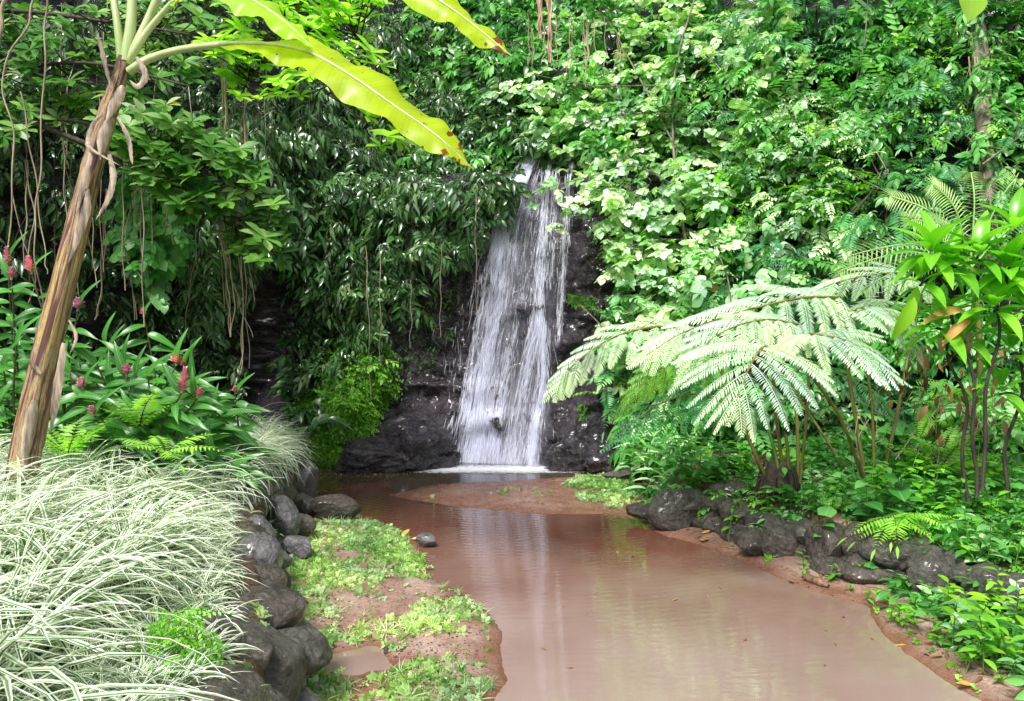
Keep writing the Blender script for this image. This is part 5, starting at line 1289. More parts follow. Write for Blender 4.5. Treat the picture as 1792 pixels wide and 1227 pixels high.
fern(PD(1600, 900, 7.1), 6, 0.36, 'pale fern beside the hanging fern', up=0.3, az=(PI, 2 * PI))
fern(PD(1345, 880, 8.5), 6, 0.28, 'small drooping fern left of the dark fern base', up=-0.1, az=(PI, 2 * PI))
fern(PD(1480, 880, 7.8), 6, 0.32, 'small fern above the angular boulder', up=0.2, az=(PI, 2 * PI))
fern(PC(1180, 520, .5), 8, 0.5, 'fresh fern on the hillside left of the orange leaf', up=0.1, az=(PI, 2 * PI))
fern(PC(1165, 575, .5), 7, 0.42, 'fresh fern under the hillside fern', up=0.1, az=(PI, 2 * PI))

# ---- giant fern
def pinnule_row(g, pts, Nn, L, spc, wd):
    """pinnules both sides of a pinna midrib"""
    pts = np.asarray(pts); ln_ = np.concatenate([[0], np.cumsum(np.linalg.norm(np.diff(pts, axis=0), axis=1))]); tot = ln_[-1]
    n = max(4, int(tot / spc)); u = (np.arange(n) + 0.6) / n
    P = np.stack([np.interp(u * tot, ln_, pts[:, c]) for c in range(3)], 1)
    T = nrm(np.stack([np.interp(u * tot, ln_, np.gradient(pts[:, c])) for c in range(3)], 1))
    S = nrm(np.cross(T, Nn))
    env = np.clip(np.minimum(1, 0.45 + u * 3) * np.sqrt(np.clip(1.04 - u ** 2.2, 0, 1)), 0.12, 1)
    for sd in (-1, 1):
        D = S * sd + T * (0.28 + 0.5 * u[:, None]) - np.asarray(Nn) * 0.22 + R.normal(size=(n, 3)) * 0.07; env = env * R.uniform(.82, 1.08, n)
        sc = np.stack([np.full(n, wd / 0.24), L * env, L * env], 1)
        g.add(L_PIN, P, D, Nn, sc, np.clip(0.5 + R.normal(size=n) * 0.12, 0, 1))
    g.tube(pts, np.linspace(0.005, 0.002, len(pts)), 3)
    g.uv[-1] = np.full_like(g.uv[-1], 0.3)
def giant_frond(par, stalk, rach, Lp, npin, up, seed=0, r0=0.02, plen=0.10, mat=None, droop=0.35, name='frond', spc=0.023):
    S_ = catmull([PD(*q) for q in stalk], 10); Rr = catmull([PD(*q) for q in rach], 12)
    g = MB(); tot = np.linspace(0, 1, len(Rr)); up = nrm(np.asarray(up, float))
    T = nrm(np.gradient(Rr, axis=0))
    for i in range(npin):
        t_ = (i + 0.15) / npin; p = np.array([np.interp(t_, tot, Rr[:, c]) for c in range(3)]); tg = nrm(np.array([np.interp(t_, tot, T[:, c]) for c in range(3)]))
        side = nrm(np.cross(tg, up)); a = math.radians(22 + 50 * t_ ** 1.5)
        Ln = Lp * (1 - 0.78 * t_ ** 1.7) * (0.82 + 0.18 * min(1, t_ * 6))
        for sd in (-1, 1):
            L_ = Ln * R.uniform(.92, 1.06)
            d = side * sd * math.cos(a) + tg * math.sin(a) + up * R.uniform(0.0, 0.14)
            u = np.linspace(0, 1, 9)[:, None]
            pts = p + d * u * L_ + np.array([0, 0, -1.0]) * droop * L_ * u ** 2.2 * R.uniform(.8, 1.2) + tg * 0.12 * L_ * u ** 2
            nn = nrm(up + np.cross(d, [0, 0, 0]) + R.normal(size=3) * 0.08)
            pinnule_row(g, pts, nn, plen * (0.75 + 0.25 * Ln / Lp), spc, spc * 0.76)
    # terminal pinna
    pinnule_row(g, Rr[-6:] + (Rr[-1] - Rr[-6]) * np.linspace(0, 1.2, 6)[:, None], up, plen * .8, spc, spc * .66)
    fr = g.build(name, mat or M_FERN, par)
    g = MB(); allp = np.vstack([S_, Rr[1:]]); g.tube(allp, np.interp(np.linspace(0, 1, len(allp)), [0, .5, 1], [r0, r0 * .7, r0 * .2]), 8)
    g.build('stalk', M_STALK, fr)
t = thing('giant_fern', 'giant fern with huge sunlit whitish arching fronds on thick stalks, right of the pool', 'fern', PG(1365, 880))
V, F = rock_v(PD(1362, 845, 8.25), (0.17, 0.16, 0.24), 91, rough=0.05); g = MB(); g.raw(V, F, .5, V[:, :2])
for k in range(70):
    a_ = R.uniform(0, 6.28); q = PD(1362, 845, 8.25) + np.array([math.cos(a_) * .15, math.sin(a_) * .15, R.uniform(-.1, .2)]); g.tube(np.array([q, q + [math.cos(a_) * .05, math.sin(a_) * .05, -.1], q + [math.cos(a_) * .08, math.sin(a_) * .08, -.26]]), [.012, .009, .004], 4)
g.build('rootstock', M_BARKD, t)
giant_frond(t, [(1372, 840, 8.2), (1360, 740, 7.9), (1352, 650, 7.4), (1345, 606, 7.0)], [(1345, 606, 7.0), (1330, 612, 6.75), (1308, 650, 6.5), (1285, 712, 6.35)], 0.80, 9, (0.0, -0.25, 1), 1)
giant_frond(t, [(1515, 835, 8.3), (1492, 700, 8.2), (1478, 600, 8.1), (1470, 520, 8.0)], [(1470, 520, 8.0), (1400, 522, 7.8), (1300, 545, 7.6), (1200, 580, 7.4), (1130, 622, 7.3)], 0.72, 13, (0.05, -0.5, 1), 2)
giant_frond(t, [(1345, 845, 8.2), (1300, 745, 8.1), (1262, 650, 8.0), (1230, 590, 7.95)], [(1230, 590, 7.95), (1160, 572, 7.9), (1080, 588, 7.8), (1010, 632, 7.7), (968, 680, 7.6)], 0.52, 11, (0.0, -0.45, 1), 3)
giant_frond(t, [(1510, 835, 8.1), (1470, 730, 7.7), (1420, 655, 7.4), (1400, 590, 7.2)], [(1400, 590, 7.2), (1430, 585, 7.0), (1490, 600, 6.9), (1560, 650, 6.8)], 0.62, 10, (0.0, -0.35, 1), 4)
giant_frond(t, [(1545, 838, 8.2), (1575, 700, 8.2), (1590, 620, 8.3), (1618, 500, 8.5)], [(1618, 500, 8.5), (1570, 478, 8.4), (1480, 490, 8.3), (1400, 520, 8.2)], 0.5, 11, (0.0, -0.4, 1), 5)
giant_frond(t, [(1350, 850, 8.3), (1320, 790, 8.3), (1300, 735, 8.3), (1270, 705, 8.3)], [(1270, 705, 8.3), (1210, 690, 8.2), (1140, 715, 8.1), (1080, 765, 8.0)], 0.5, 10, (0.05, -0.5, 1), 6, 0.016, mat=M_BLUE, spc=.036)
giant_frond(t, [(1490, 840, 8.4), (1440, 760, 8.5), (1400, 700, 8.6), (1380, 660, 8.7)], [(1380, 660, 8.7), (1420, 640, 8.6), (1500, 670, 8.5), (1560, 720, 8.4)], 0.45, 9, (0.05, -0.5, 1), 7, 0.016, mat=M_BLUE)
giant_frond(t, [(1400, 845, 8.0), (1412, 720, 7.8), (1415, 620, 7.6), (1402, 568, 7.5)], [(1402, 568, 7.5), (1330, 560, 7.3), (1250, 590, 7.1), (1195, 655, 7.0)], 0.5, 11, (0.0, -0.45, 1), 8, 0.016)
giant_frond(t, [(1530, 840, 8.1), (1525, 700, 7.9), (1505, 600, 7.8), (1490, 545, 7.7)], [(1490, 545, 7.7), (1530, 535, 7.6), (1570, 560, 7.5), (1600, 610, 7.4)], 0.45, 10, (0.0, -0.4, 1), 9, 0.016)
giant_frond(t, [(1340, 850, 8.4), (1310, 760, 8.4), (1290, 690, 8.4), (1270, 640, 8.4)], [(1270, 640, 8.4), (1200, 628, 8.3), (1140, 655, 8.2), (1090, 710, 8.1)], 0.42, 10, (0.0, -0.5, 1), 10, 0.016, mat=M_FERN2)
for (x0, y0, x1, y1, d, m_) in [(1392, 700, 1395, 855, 8.3, M_STALK), (1335, 720, 1368, 850, 8.1, M_PALMS if False else M_GSTEM), (1375, 760, 1378, 850, 8.15, M_STALK)]:
    g = MB(); g.tube(catmull([PD(x1, y1, d), PD((x0 + x1) / 2 + 3, (y0 + y1) / 2, d), PD(x0, y0, d)], 6), 0.018, 7); g.build('bare_stalk', m_, t)

# ---- feather fronds behind the ti plant
t = thing('feather_palm', 'young palm with thin feathery yellow green fronds behind the ti plant', 'palm', PD(1715, 640, 7.9))
g = MB(); g.tube(catmull([PD(1715, 660, 7.9), PD(1712, 560, 7.9), PD(1700, 470, 7.9)], 6), 0.03, 8); g.build('trunk', M_STALK, t)
for x, y, dx in [(1495, 445, 7.6), (1520, 500, 7.5), (1565, 345, 7.8), (1635, 325, 7.7), (1700, 305, 7.9), (1775, 315, 7.7), (1835, 380, 7.6), (1480, 470, 7.9), (1600, 385, 7.4)]:
    a = PD(1698, 470, 7.9); b_ = PD(x, y, dx); mid = (a + b_) / 2 + [0, -0.05, 0.16]
    P = catmull([a, mid, b_, b_ + (b_ - mid) * 0.12 + [0, 0, -.06]], 12)
    g = MB(); L_ = np.linspace(0.18, 1, 34); Q = np.stack([np.interp(L_, np.linspace(0, 1, len(P)), P[:, c]) for c in range(3)], 1); T = nrm(np.stack([np.interp(L_, np.linspace(0, 1, len(P)), np.gradient(P[:, c])) for c in range(3)], 1))
    sideV = nrm(np.cross(T, [0, -0.9, 0.5])); env = 0.17 * np.sin(PI * np.clip(L_ * .85 + .12, 0, 1)) ** .7
    for sd in (-1, 1): g.add(leaf_tpl(0.08, 'lance', 0.1, 0.35, 5), Q, sideV * sd + T * 0.45, [0, -.4, 1], np.stack([env, env, env], 1), R.random(34) )
    g.tube(P, np.linspace(0.010, 0.003, len(P)), 5); g.uv[-1] = np.full_like(g.uv[-1], .3)
    g.build('frond', M_PALMF, t)

# ---- ti plants
TI = 'ti plants with glossy leaf rosettes'
def ti(stem, d, heads, label, ls=0.41):
    P = catmull([PD(x, y, d) for x, y in stem], 8); P[:, 0] += 0.025 * np.sin(np.arange(len(P)) * 0.55 + d * 9); P[:, 1] += 0.03 * np.sin(np.arange(len(P)) * 0.4)
    t = thing('ti_plant', label, 'plant', P[0], TI)
    g = MB(); g.tube(P, np.linspace(0.018, 0.010, len(P)), 8); g.build('cane', M_BARKD, t)
    for (hx, hy, n, s) in heads:
        c = PD(hx, hy, d - 0.05); j = P[np.argmin(((P - c) ** 2).sum(1))]
        gb = MB(); gb.tube(catmull([j, (j + c) / 2 + [0, 0, .03], c], 5), 0.013, 6); br = gb.build('branch', M_BARKD, t)
        a = np.arange(n) * 2.4; el = np.linspace(-0.5, 1.3, n); g = MB()
        D = np.stack([np.cos(a) * np.cos(el), np.sin(a) * np.cos(el) * 0.8 - 0.2, np.sin(el)], 1)
        g.add(L_TI, c + D * 0.03 + np.stack([0 * el, 0 * el, el * .04], 1), D, [0, -0.1, 1], ls * s * R.uniform(.8, 1.1, n)); g.build('leaf_rosette', M_TI, t)
ti([(1708, 870), (1706, 760), (1690, 620), (1660, 520), (1635, 470)], 7.0, [(1630, 450, 20, 1.0), (1665, 470, 12, .85), (1610, 500, 9, .8)], 'ti plant with the big upright leaf rosette left of the others')
ti([(1722, 860), (1726, 700), (1745, 580), (1760, 500)], 6.9, [(1762, 480, 17, 1.0), (1712, 455, 12, .9), (1740, 545, 12, .9), (1775, 410, 12, .9)], 'ti plant with two rosettes at the right edge above brown canes')
ti([(1690, 880), (1690, 740), (1668, 640), (1650, 590)], 7.2, [(1640, 575, 12, .95), (1690, 600, 9, .9)], 'ti plant with low drooping dark leaves')
ti([(1760, 880), (1768, 760), (1790, 640), (1800, 560)], 7.1, [(1795, 540, 14, 1.0), (1770, 620, 10, .8), (1750, 690, 8, .7)], 'ti plant leaning out at the right edge')
# drooping yellowing leaves
g = MB(); g.add(L_TI, np.array([PD(1600, 520, 6.9), PD(1605, 500, 7.0)]), [[-.4, -.2, -1], [-.2, 0, -1]], [0, -1, .2], [0.38, .3])
tag(g.build('drooping_leaf', M_LIME), 'yellow green leaf pair hanging down left of the ti canes', 'leaf')
g = MB(); g.add(L_TI, np.array([PD(1690, 545, 6.95), PD(1700, 560, 6.95)]), [[-1, -.2, .1], [-.9, -.2, -.4]], [0, -.6, 1], [0.36, .3])
tag(g.build('yellow_leaf', M_YELLEAF), 'withered yellow ti leaves curling off the cane', 'leaf')
# dead leaf skirt on the bank
g = MB(); n = 80
P = np.array([PD(x, y, R.uniform(8.0, 8.5)) for x, y in zip(R.uniform(1555, 1760, n), R.normal(660, 50, n))])
g.add(L_LAN, P, np.stack([R.normal(size=n) * .35, R.normal(size=n) * .3, -np.ones(n)], 1), np.stack([R.normal(size=n), -np.ones(n), 0 * P[:, 0]], 1), R.uniform(.10, .22, n))
tag(g.build('dead_leaves', M_DEADLEAF), 'brown dead leaves hanging on the bank behind the ti canes', 'leaves', kind='stuff')
g = MB()
for k in range(60):
    a = PD(R.uniform(1480, 1740), R.uniform(660, 800), R.uniform(7.8, 8.4)); b_ = a + [R.normal() * .15, -.05, -R.uniform(.15, .45)]
    g.tube(np.array([a, (a + b_) / 2 + R.normal(size=3) * .03, b_]), 0.004, 3)
tag(g.build('dry_twigs', M_DEADLEAF if False else M_ROOT), 'tangle of dry twigs on the bank behind the fern stalks', 'twigs', kind='stuff')

# ---- right bank undergrowth: seedlings
UG = 'leafy seedlings on the right bank'
def seedling(p, h, ls, nl, mat, label, group=UG, leaf=None, name='seedling', cat='seedling', lean=0.15, orange=False):
    t = thing(name, label, cat, p, group)
    top = p + np.array([R.normal() * lean * h, R.normal() * lean * h - 0.05, h])
    P = catmull([p - [0, 0, .03], (p + top) / 2 + R.normal(size=3) * 0.03 * h, top], 6)
    g = MB(); g.tube(P, np.linspace(0.006, 0.003, len(P)), 5); g.build('stem', M_GSTEM, t)
    u = np.linspace(0.3, 1, nl); Q = np.stack([np.interp(u, np.linspace(0, 1, len(P)), P[:, c]) for c in range(3)], 1)
    a = np.arange(nl) * 2.1 + R.random() * 6; D = np.stack([np.cos(a), np.sin(a) - .2, 0.25 + R.normal(size=nl) * .25], 1)
    g = MB(); g.add(leaf or L_ELL, Q, D, [0, -0.15, 1], ls * R.uniform(.65, 1.15, nl)); g.build('foliage', mat, t)
SEED_L = {0: 'small leafy seedling among many under the giant fern', 1: 'bright leafy sprout among many along the right bank', 2: 'tall pale leaved sprout in the crowd at the bottom right'}
for k in range(130):
    x = R.uniform(1110, 1800); y = R.uniform(800, 895) + (x - 1110) * 0.05
    p = PG(x, y)
    if p[2] < 0.15: continue
    seedling(p, R.uniform(.12, .42), R.uniform(.08, .14), R.integers(6, 11), M_MID if k % 3 else M_BRT, SEED_L[0], 'seedlings under the giant fern', L_ELL if k % 4 else L_HRT)
for k in range(36):
    x = R.uniform(1655, 1810); y = R.uniform(950, 1190)
    p = PG(x, y)
    seedling(p, R.uniform(.12, .42), R.uniform(.09, .16), R.integers(6, 11), (M_BRT, M_LIME, M_PALE)[k % 3], SEED_L[2], 'pale sprouts at the bottom right')
for k in range(30):
    t_ = R.random(); x = 1400 + 400 * t_; y = 985 + 190 * t_ + R.uniform(-10, 50)
    p = PG(x, y)
    if p[2] < 0.015: continue
    seedling(p, R.uniform(.05, .16), R.uniform(.05, .085), R.integers(4, 8), M_BRT, SEED_L[1], 'sprouts on the right mud shore')
for x, y, h, s, lb in [(1275, 950, .28, .1, 'bright seedling leaning over the left part of the mud shore'), (1530, 905, .3, .13, 'seedling with broad leaves left of the heart leaved plant'), (1500, 1005, .12, .07, 'lone seedling standing on the open mud'),
                    (1570, 1090, .15, .08, 'white tipped seedling at the water edge'), (1285, 905, .25, .1, 'bright seedling in front of the domed boulder')]:
    seedling(PG(x, y), h, s, 8, M_BRT, lb, None)
for (x, y, h, s, lb) in [(1580, 880, .38, .2, 'heart leaved plant with two big veined leaves above the boulders'), (1560, 900, .22, .18, 'heart leaved plant hanging its leaf in front of the tall boulder'), (1440, 850, .3, .15, 'round leaved plant behind the rounded boulder'), (1530, 800, .4, .16, 'round leaved plant between the fern stalk and the bright fern')]:
    seedling(PD(x, y, 7.3) * [1, 1, 0] + [0, 0, gz(*PD(x, y, 7.3)[:2])], max(h, 0.1) + 0.15, s, 5, M_MID, lb, None, L_HRT, 'heart_leaved_plant', 'plant')
# broad lance leaved plants at the pool corner
for (x, y, h, lb) in [(1120, 880, .55, 'lance leaved plant overhanging the corner of the sandbar'), (1150, 870, .75, 'taller lance leaved plant behind the sandbar corner'), (1190, 860, .6, 'lance leaved plant above the first round boulder'), (1100, 860, .85, 'pale lance leaved plant leaning toward the rock face')]:
    seedling(PG(x, y), h, 0.30, 13, M_PALE if 'pale' in lb or 'over' in lb else M_MID, lb, None, L_LAN, 'lance_leaved_plant', 'plant', 0.3)
for k in range(10):
    x = R.uniform(1080, 1230); y = R.uniform(840, 885); seedling(PG(x, y), R.uniform(.3, .8), .22, 11, M_MID, 'leafy stalk in the thicket between the sandbar and the giant fern', 'thicket stalks beside the sandbar', L_LAN, 'lance_leaved_plant', 'plant', .25)
for x, y, tp_, mt_, lb in [(1235, 868, SP_ELL, M_MID, 'leafy plant flopping between the two round boulders'), (1310, 885, SP_SM, M_BRT, 'small leaved plant draped over the dark stone'), (1370, 905, SP_ELL, M_MID, 'leafy plant above the wedge shaped stone'),
                    (1440, 890, SP_SM, M_MID, 'small leaved plant on top of the angular boulder'), (1500, 905, SP_ELL, M_MID, 'broad leaves hanging over the tall boulder'), (1640, 960, SP_ELL, M_BRT, 'bright leaves hanging over the mossy round stone'), (1180, 858, SP_ELL, M_MID, 'leafy plant behind the first round boulder'), (1545, 920, SP_SM, M_MID, 'small leaved plant spilling beside the hanging fern')]:
    q = PZ(x, y + 45, 0.05); d_ = float((q - CAM) @ FW); n = 44
    P = np.array([PD(x + R.normal() * 22, y + R.normal() * 9, d_ + R.normal() * .08) for _ in range(n)]); g = MB(); g.tube(P[:9], .004, 3)
    scat(g, tp_, P, np.stack([R.normal(size=n), -.4 - R.random(n), R.normal(size=n) * .4 - .1], 1), [0, -.3, 1], R.uniform(.14, .26, n)); tag(g.build('overhanging_plant', mt_), lb, 'plant', 'plants draped over the right bank stones')
# low ground cover on the right terrace
def scatter_ground(n, poly_px, tpls, mat, size, name, label, dens=None, zmin=0.012, zmax=2, cat='ground cover', up=(0, 0, 1)):
    poly = np.array([PG(x, y)[:2] for x, y in poly_px]); lo, hi = poly.min(0), poly.max(0)
    X = R.uniform(lo[0], hi[0], n); Y = R.uniform(lo[1], hi[1], n); k = inpoly(poly, X, Y)
    if dens: k &= R.random(n) < dens(X, Y)
    X, Y = X[k], Y[k]; Z = ground_h(X, Y); k = (Z > zmin) & (Z < zmax); X, Y, Z = X[k], Y[k], Z[k]; m_ = len(X)
    a = R.uniform(0, 2 * PI, m_); D = np.stack([np.cos(a), np.sin(a), R.uniform(.1, .9, m_)], 1)
    g = MB(); scat(g, tpls, np.stack([X, Y, Z + 0.008], 1), D, [0, 0, 1], R.uniform(*size, m_), np.clip(.5 + .6 * fbm(X * 1.5, Y * 1.5, 4, 2) + R.normal(size=m_) * .2, 0, 1))
    return tag(g.build(name, mat), label, cat, kind='stuff')
scatter_ground(9000, [(1100, 850), (1400, 820), (1800, 800), (1800, 1080), (1650, 1000), (1400, 915), (1150, 895)], SP_SM + SP_ELL, M_MID, (.08, .2), 'undergrowth', 'low green undergrowth on the right bank', lambda X, Y: np.clip(0.55 + fbm(X * 1.4, Y * 1.4, 1, 2), 0, 1) * 0.55)
scatter_ground(6000, [(1500, 820), (1800, 820), (1800, 1100), (1650, 950)], SP_SM, M_BRT, (.1, .2), 'undergrowth', 'bright undergrowth behind the mossy boulders', lambda X, Y: np.clip(0.2 + fbm(X * 1.4, Y * 1.4, 5, 2), 0, 1) * 0.5)

_pp = np.array([(3.2, 3.2), (8.5, 3.2), (8.5, 8), (6, 9.4), (3.6, 9.8), (3.2, 7)], float); n = 9000
X = R.uniform(3.2, 8.5, n); Y = R.uniform(3.2, 9.8, n); k = inpoly(_pp, X, Y) & (fbm(X * 1.2, Y * 1.2, 8, 2) > -.5); X, Y = X[k], Y[k]; n = len(X); a = R.uniform(0, 6.28, n); g = MB()
scat(g, SP_ELL + SP_FERN + SP_SM, np.stack([X, Y, ground_h(X, Y) + .01], 1), np.stack([np.cos(a), np.sin(a), R.uniform(.2, 1.2, n)], 1), [0, 0, 1], R.uniform(.14, .34, n)); tag(g.build('undergrowth', M_MID), 'leafy undergrowth covering the back of the right bank', 'ground cover', kind='stuff')
# ---- ground cover on the spit
SP_TUFT = [join_tpl([xf_tpl(leaf_tpl(0.06, 'lance', 0.1, 0.5, 4), [0, 0, 0], [math.cos(a), math.sin(a) + .3, .9], [0, 0, 1], .6 + .4 * math.sin(a * 3) ** 2, (a * 7) % 1) for a in np.arange(9) * 2.4 + s]) for s in range(2)]
SP_GC = [rosette_tpl(leaf_tpl(0.7, 'ell', .05, .2, 3), 6, 0.9, 30 + s, 0.7) for s in range(3)] + [sprig_alt(L_ELLS, 8, .35, .15, 1.2, 90 + s, .7, -0.2) for s in range(2)]
def spit_d(X, Y):
    d = sdist(SPIT, X, Y); nz = fbm(X * 3.3, Y * 3.3, 6, 4)
    edge = np.exp(-((d - 0.32) / 0.36) ** 2); far = np.clip((Y - 6.6) / 0.8, 0, 1); wall = np.exp(-((sdist(LTERR, X, Y) + 0.18) / 0.22) ** 2)
    return np.clip(0.7 * edge + 0.6 * far + 0.6 * wall - 0.22 + 1.3 * nz, 0.07, 1) * np.clip(d / 0.06, 0, 1)
SPX = [(500, 890), (620, 900), (760, 960), (900, 1100), (930, 1300), (860, 1600), (300, 1600), (450, 1050)]
scatter_ground(12500, SPX, SP_GC, M_GC, (.035, .085), 'groundcover', 'low bright creeping plants covering the muddy spit', spit_d)
scatter_ground(2200, SPX, SP_TUFT, M_GC, (.05, .14), 'grass_tufts', 'short grass tufts sprouting on the muddy spit', spit_d, cat='grass')
SBX = [(985, 850), (1010, 838), (1095, 832), (1110, 880), (1080, 893), (1030, 885)]
scatter_ground(2200, SBX, SP_GC + SP_TUFT, M_GC, (.05, .12), 'groundcover', 'low green plants on the right end of the sandbar', lambda X, Y: np.clip(.5 + fbm(X * 3, Y * 3, 3, 3), 0, 1))
scatter_ground(500, [(700, 868), (760, 850), (900, 845), (1000, 845), (1000, 892), (800, 884)], SP_GC, M_GC, (.04, .08), 'groundcover', 'scattered sprouts on the bare sandbar', lambda X, Y: np.clip(fbm(X * 2, Y * 2, 3, 2) - .2, 0, 1))
scatter_ground(1500, [(1180, 940), (1300, 985), (1500, 1055), (1800, 1300), (1800, 1100), (1620, 1040), (1400, 985)], SP_GC, M_BRT, (.04, .09), 'groundcover', 'small sprouts and weeds along the right mud shore', lambda X, Y: np.clip(fbm(X * 2, Y * 2, 7, 2) + .0, 0, 1))

# weeds on the left wall
def weed(polypx, d, n, size, tpls, mat, label, name='weed'):
    poly = np.array(polypx, float); lo, hi = poly.min(0), poly.max(0); P = []
    while len(P) < n:
        x, y = R.uniform(lo[0], hi[0]), R.uniform(lo[1], hi[1])
        if inpoly(poly, [x], [y])[0]: P.append(PD(x, y, d + R.normal() * 0.08))
    P = np.array(P); g = MB()
    scat(g, tpls, P, np.stack([R.normal(size=n) * .6 + .3, -R.random(n), R.normal(size=n) * .4 + .1], 1), [0, -.3, 1], R.uniform(*size, n))
    return tag(g.build(name, mat), label, 'weed')
weed([(255, 1090), (320, 1065), (372, 1100), (360, 1165), (300, 1190), (250, 1150)], 3.95, 150, (.08, .14), SP_SM, M_BRT, 'bright yellow green weed cushion above the huge mossy boulder')
weed([(230, 1150), (330, 1160), (350, 1200), (300, 1215)], 3.8, 50, (.08, .14), SP_SM, M_BRT, 'weed hanging below the yellow green cushion')
weed([(345, 1020), (400, 1030), (440, 1080), (420, 1110), (370, 1100)], 5.7, 80, (.09, .15), SP_ELL + SP_SM, M_BRT, 'glossy weed growing between the slanting stone and the boulder')
weed([(310, 930), (400, 940), (400, 985), (330, 990)], 6.6, 50, (.1, .16), SP_SM, M_BRT, 'leafy weed under the grass tips near the brown stone')
weed([(410, 1000), (470, 1070), (480, 1100), (440, 1040)], 6.0, 22, (.07, .12), SP_SM, M_BRT, 'trailing stem of little leaves over the slanting stone')
weed([(560, 880), (600, 876), (600, 900), (565, 905)], 9.2, 20, (.08, .12), SP_SM, M_BRT, 'weed sprouting by the long lumpy stone')

# ---- variegated grass
def blades(mb, P, az, e0, e1, L, w, K=8):
    n = len(P); u = np.linspace(0, 1, K)
    el = e0[:, None] + (e1 - e0)[:, None] * u[None] ** 1.2
    st = (L / (K - 1))[:, None]
    h = np.cumsum(np.concatenate([np.zeros((n, 1)), np.cos(el[:, 1:]) * st], 1), 1); z = np.cumsum(np.concatenate([np.zeros((n, 1)), np.sin(el[:, 1:]) * st], 1), 1)
    azk = az[:, None] + (R.normal(size=n) * 0.35)[:, None] * u[None]
    X = P[:, :1] + h * np.cos(azk); Y = P[:, 1:2] + h * np.sin(azk); Z = P[:, 2:3] + z
    C = np.stack([X, Y, Z], -1)
    S = np.stack([-np.sin(azk), np.cos(azk), 0.35 * np.sin(R.uniform(0, 6, n))[:, None] + 0 * azk], -1)
    ww = w[:, None] * np.clip(np.minimum(0.55 + u * 2, 1) * (1 - u ** 4), 0.02, 1)[None]
    Nup = np.stack([-np.sin(el) * np.cos(azk), -np.sin(el) * np.sin(azk), np.cos(el)], -1)
    A = C - S * ww[..., None] + Nup * ww[..., None] * 0.35; B = C + S * ww[..., None] + Nup * ww[..., None] * 0.35
    V = np.stack([A, C, B], 2).reshape(-1, 3)
    i = (np.arange(K - 1) * 3)[:, None]
    F = np.concatenate([i + np.array([[0, 1, 4, 3]]), i + np.array([[1, 2, 5, 4]])])
    FF = (F[None] + (np.arange(n) * K * 3)[:, None, None]).reshape(-1, 4)
    UV = np.stack([np.tile([-1, 0, 1], n * K), np.tile(np.repeat(u, 3), n)], 1)
    mb.raw(V, FF, np.repeat(R.random(n), K * 3), UV)
def grass_mass(name, label, ncl, yr, sr, Lr, wr, per, seed, ww=1):
    X = R.uniform(-6, 0, 60000); Y = R.uniform(yr[0], yr[1], 60000); s_ = sdist(LTERR, X, Y)
    k = (s_ > sr[0]) & (s_ < sr[1]); X, Y, s_ = X[k][:ncl], Y[k][:ncl], s_[k][:ncl]
    e = 0.05; gx = (sdist(LTERR, X + e, Y) - s_) / e; gy = (sdist(LTERR, X, Y + e) - s_) / e
    oaz = np.arctan2(-gy, -gx)
    n = ncl * per; c = np.repeat(np.arange(len(X)), per); n = len(c)
    P = np.stack([X[c] + R.normal(size=n) * .03, Y[c] + R.normal(size=n) * .03, np.zeros(n)], 1); P[:, 2] = ground_h(P[:, 0], P[:, 1]) - 0.01
    edge = np.exp(-s_[c] / 0.45)
    az = R.uniform(0, 2 * PI, n); ex, ey = np.cos(az) + np.cos(oaz[c]) * (0.5 + 1.6 * edge), np.sin(az) + np.sin(oaz[c]) * (0.5 + 1.6 * edge)
    az = np.arctan2(ey, ex)
    L = R.uniform(*Lr, n) * (0.75 + 0.5 * R.random(len(X)))[c]; g = MB()
    nd_ = n // 9; blades(g2 := MB(), P[:nd_] + R.normal(size=(nd_, 3)) * [.1, .1, 0], az[:nd_] + 1, R.uniform(-.1, .8, nd_), R.uniform(-1.4, -.6, nd_), L[:nd_] * .6, R.uniform(*wr, nd_) * .8); tag(g2.build('dry_grass', M_DEADLEAF), 'dry brown blades under the ' + label, 'grass', kind='stuff')
    blades(g, P, az, R.uniform(0.7, 1.5, n), R.uniform(-1.5, 0.1, n) - 0.3 * edge, L, R.uniform(*wr, n))
    return tag(g.build(name, M_GRASS), label, 'grass', kind='stuff')
grass_mass('variegated_grass', 'far mass of fine pale striped grass drooping over the wall', 230, (6.9, 10.0), (0.34, 2.2), (.42, .75), (.004, .0075), 38, 1)
grass_mass('variegated_grass', 'middle mass of white edged grass spilling over the stones', 165, (4.6, 7.2), (0.86, 2.9), (.55, 1.0), (.008, .015), 27, 2)
grass_mass('variegated_grass', 'near mass of long white striped grass blades at the lower left', 92, (2.6, 4.9), (1.18, 3.0), (.8, 1.35), (.011, .019), 24, 3)

grass_mass('variegated_grass', 'short striped grass tufts along the top of the stone wall', 260, (2.8, 6.8), (0.40, 1.4), (.18, .36), (.005, .010), 22, 4)
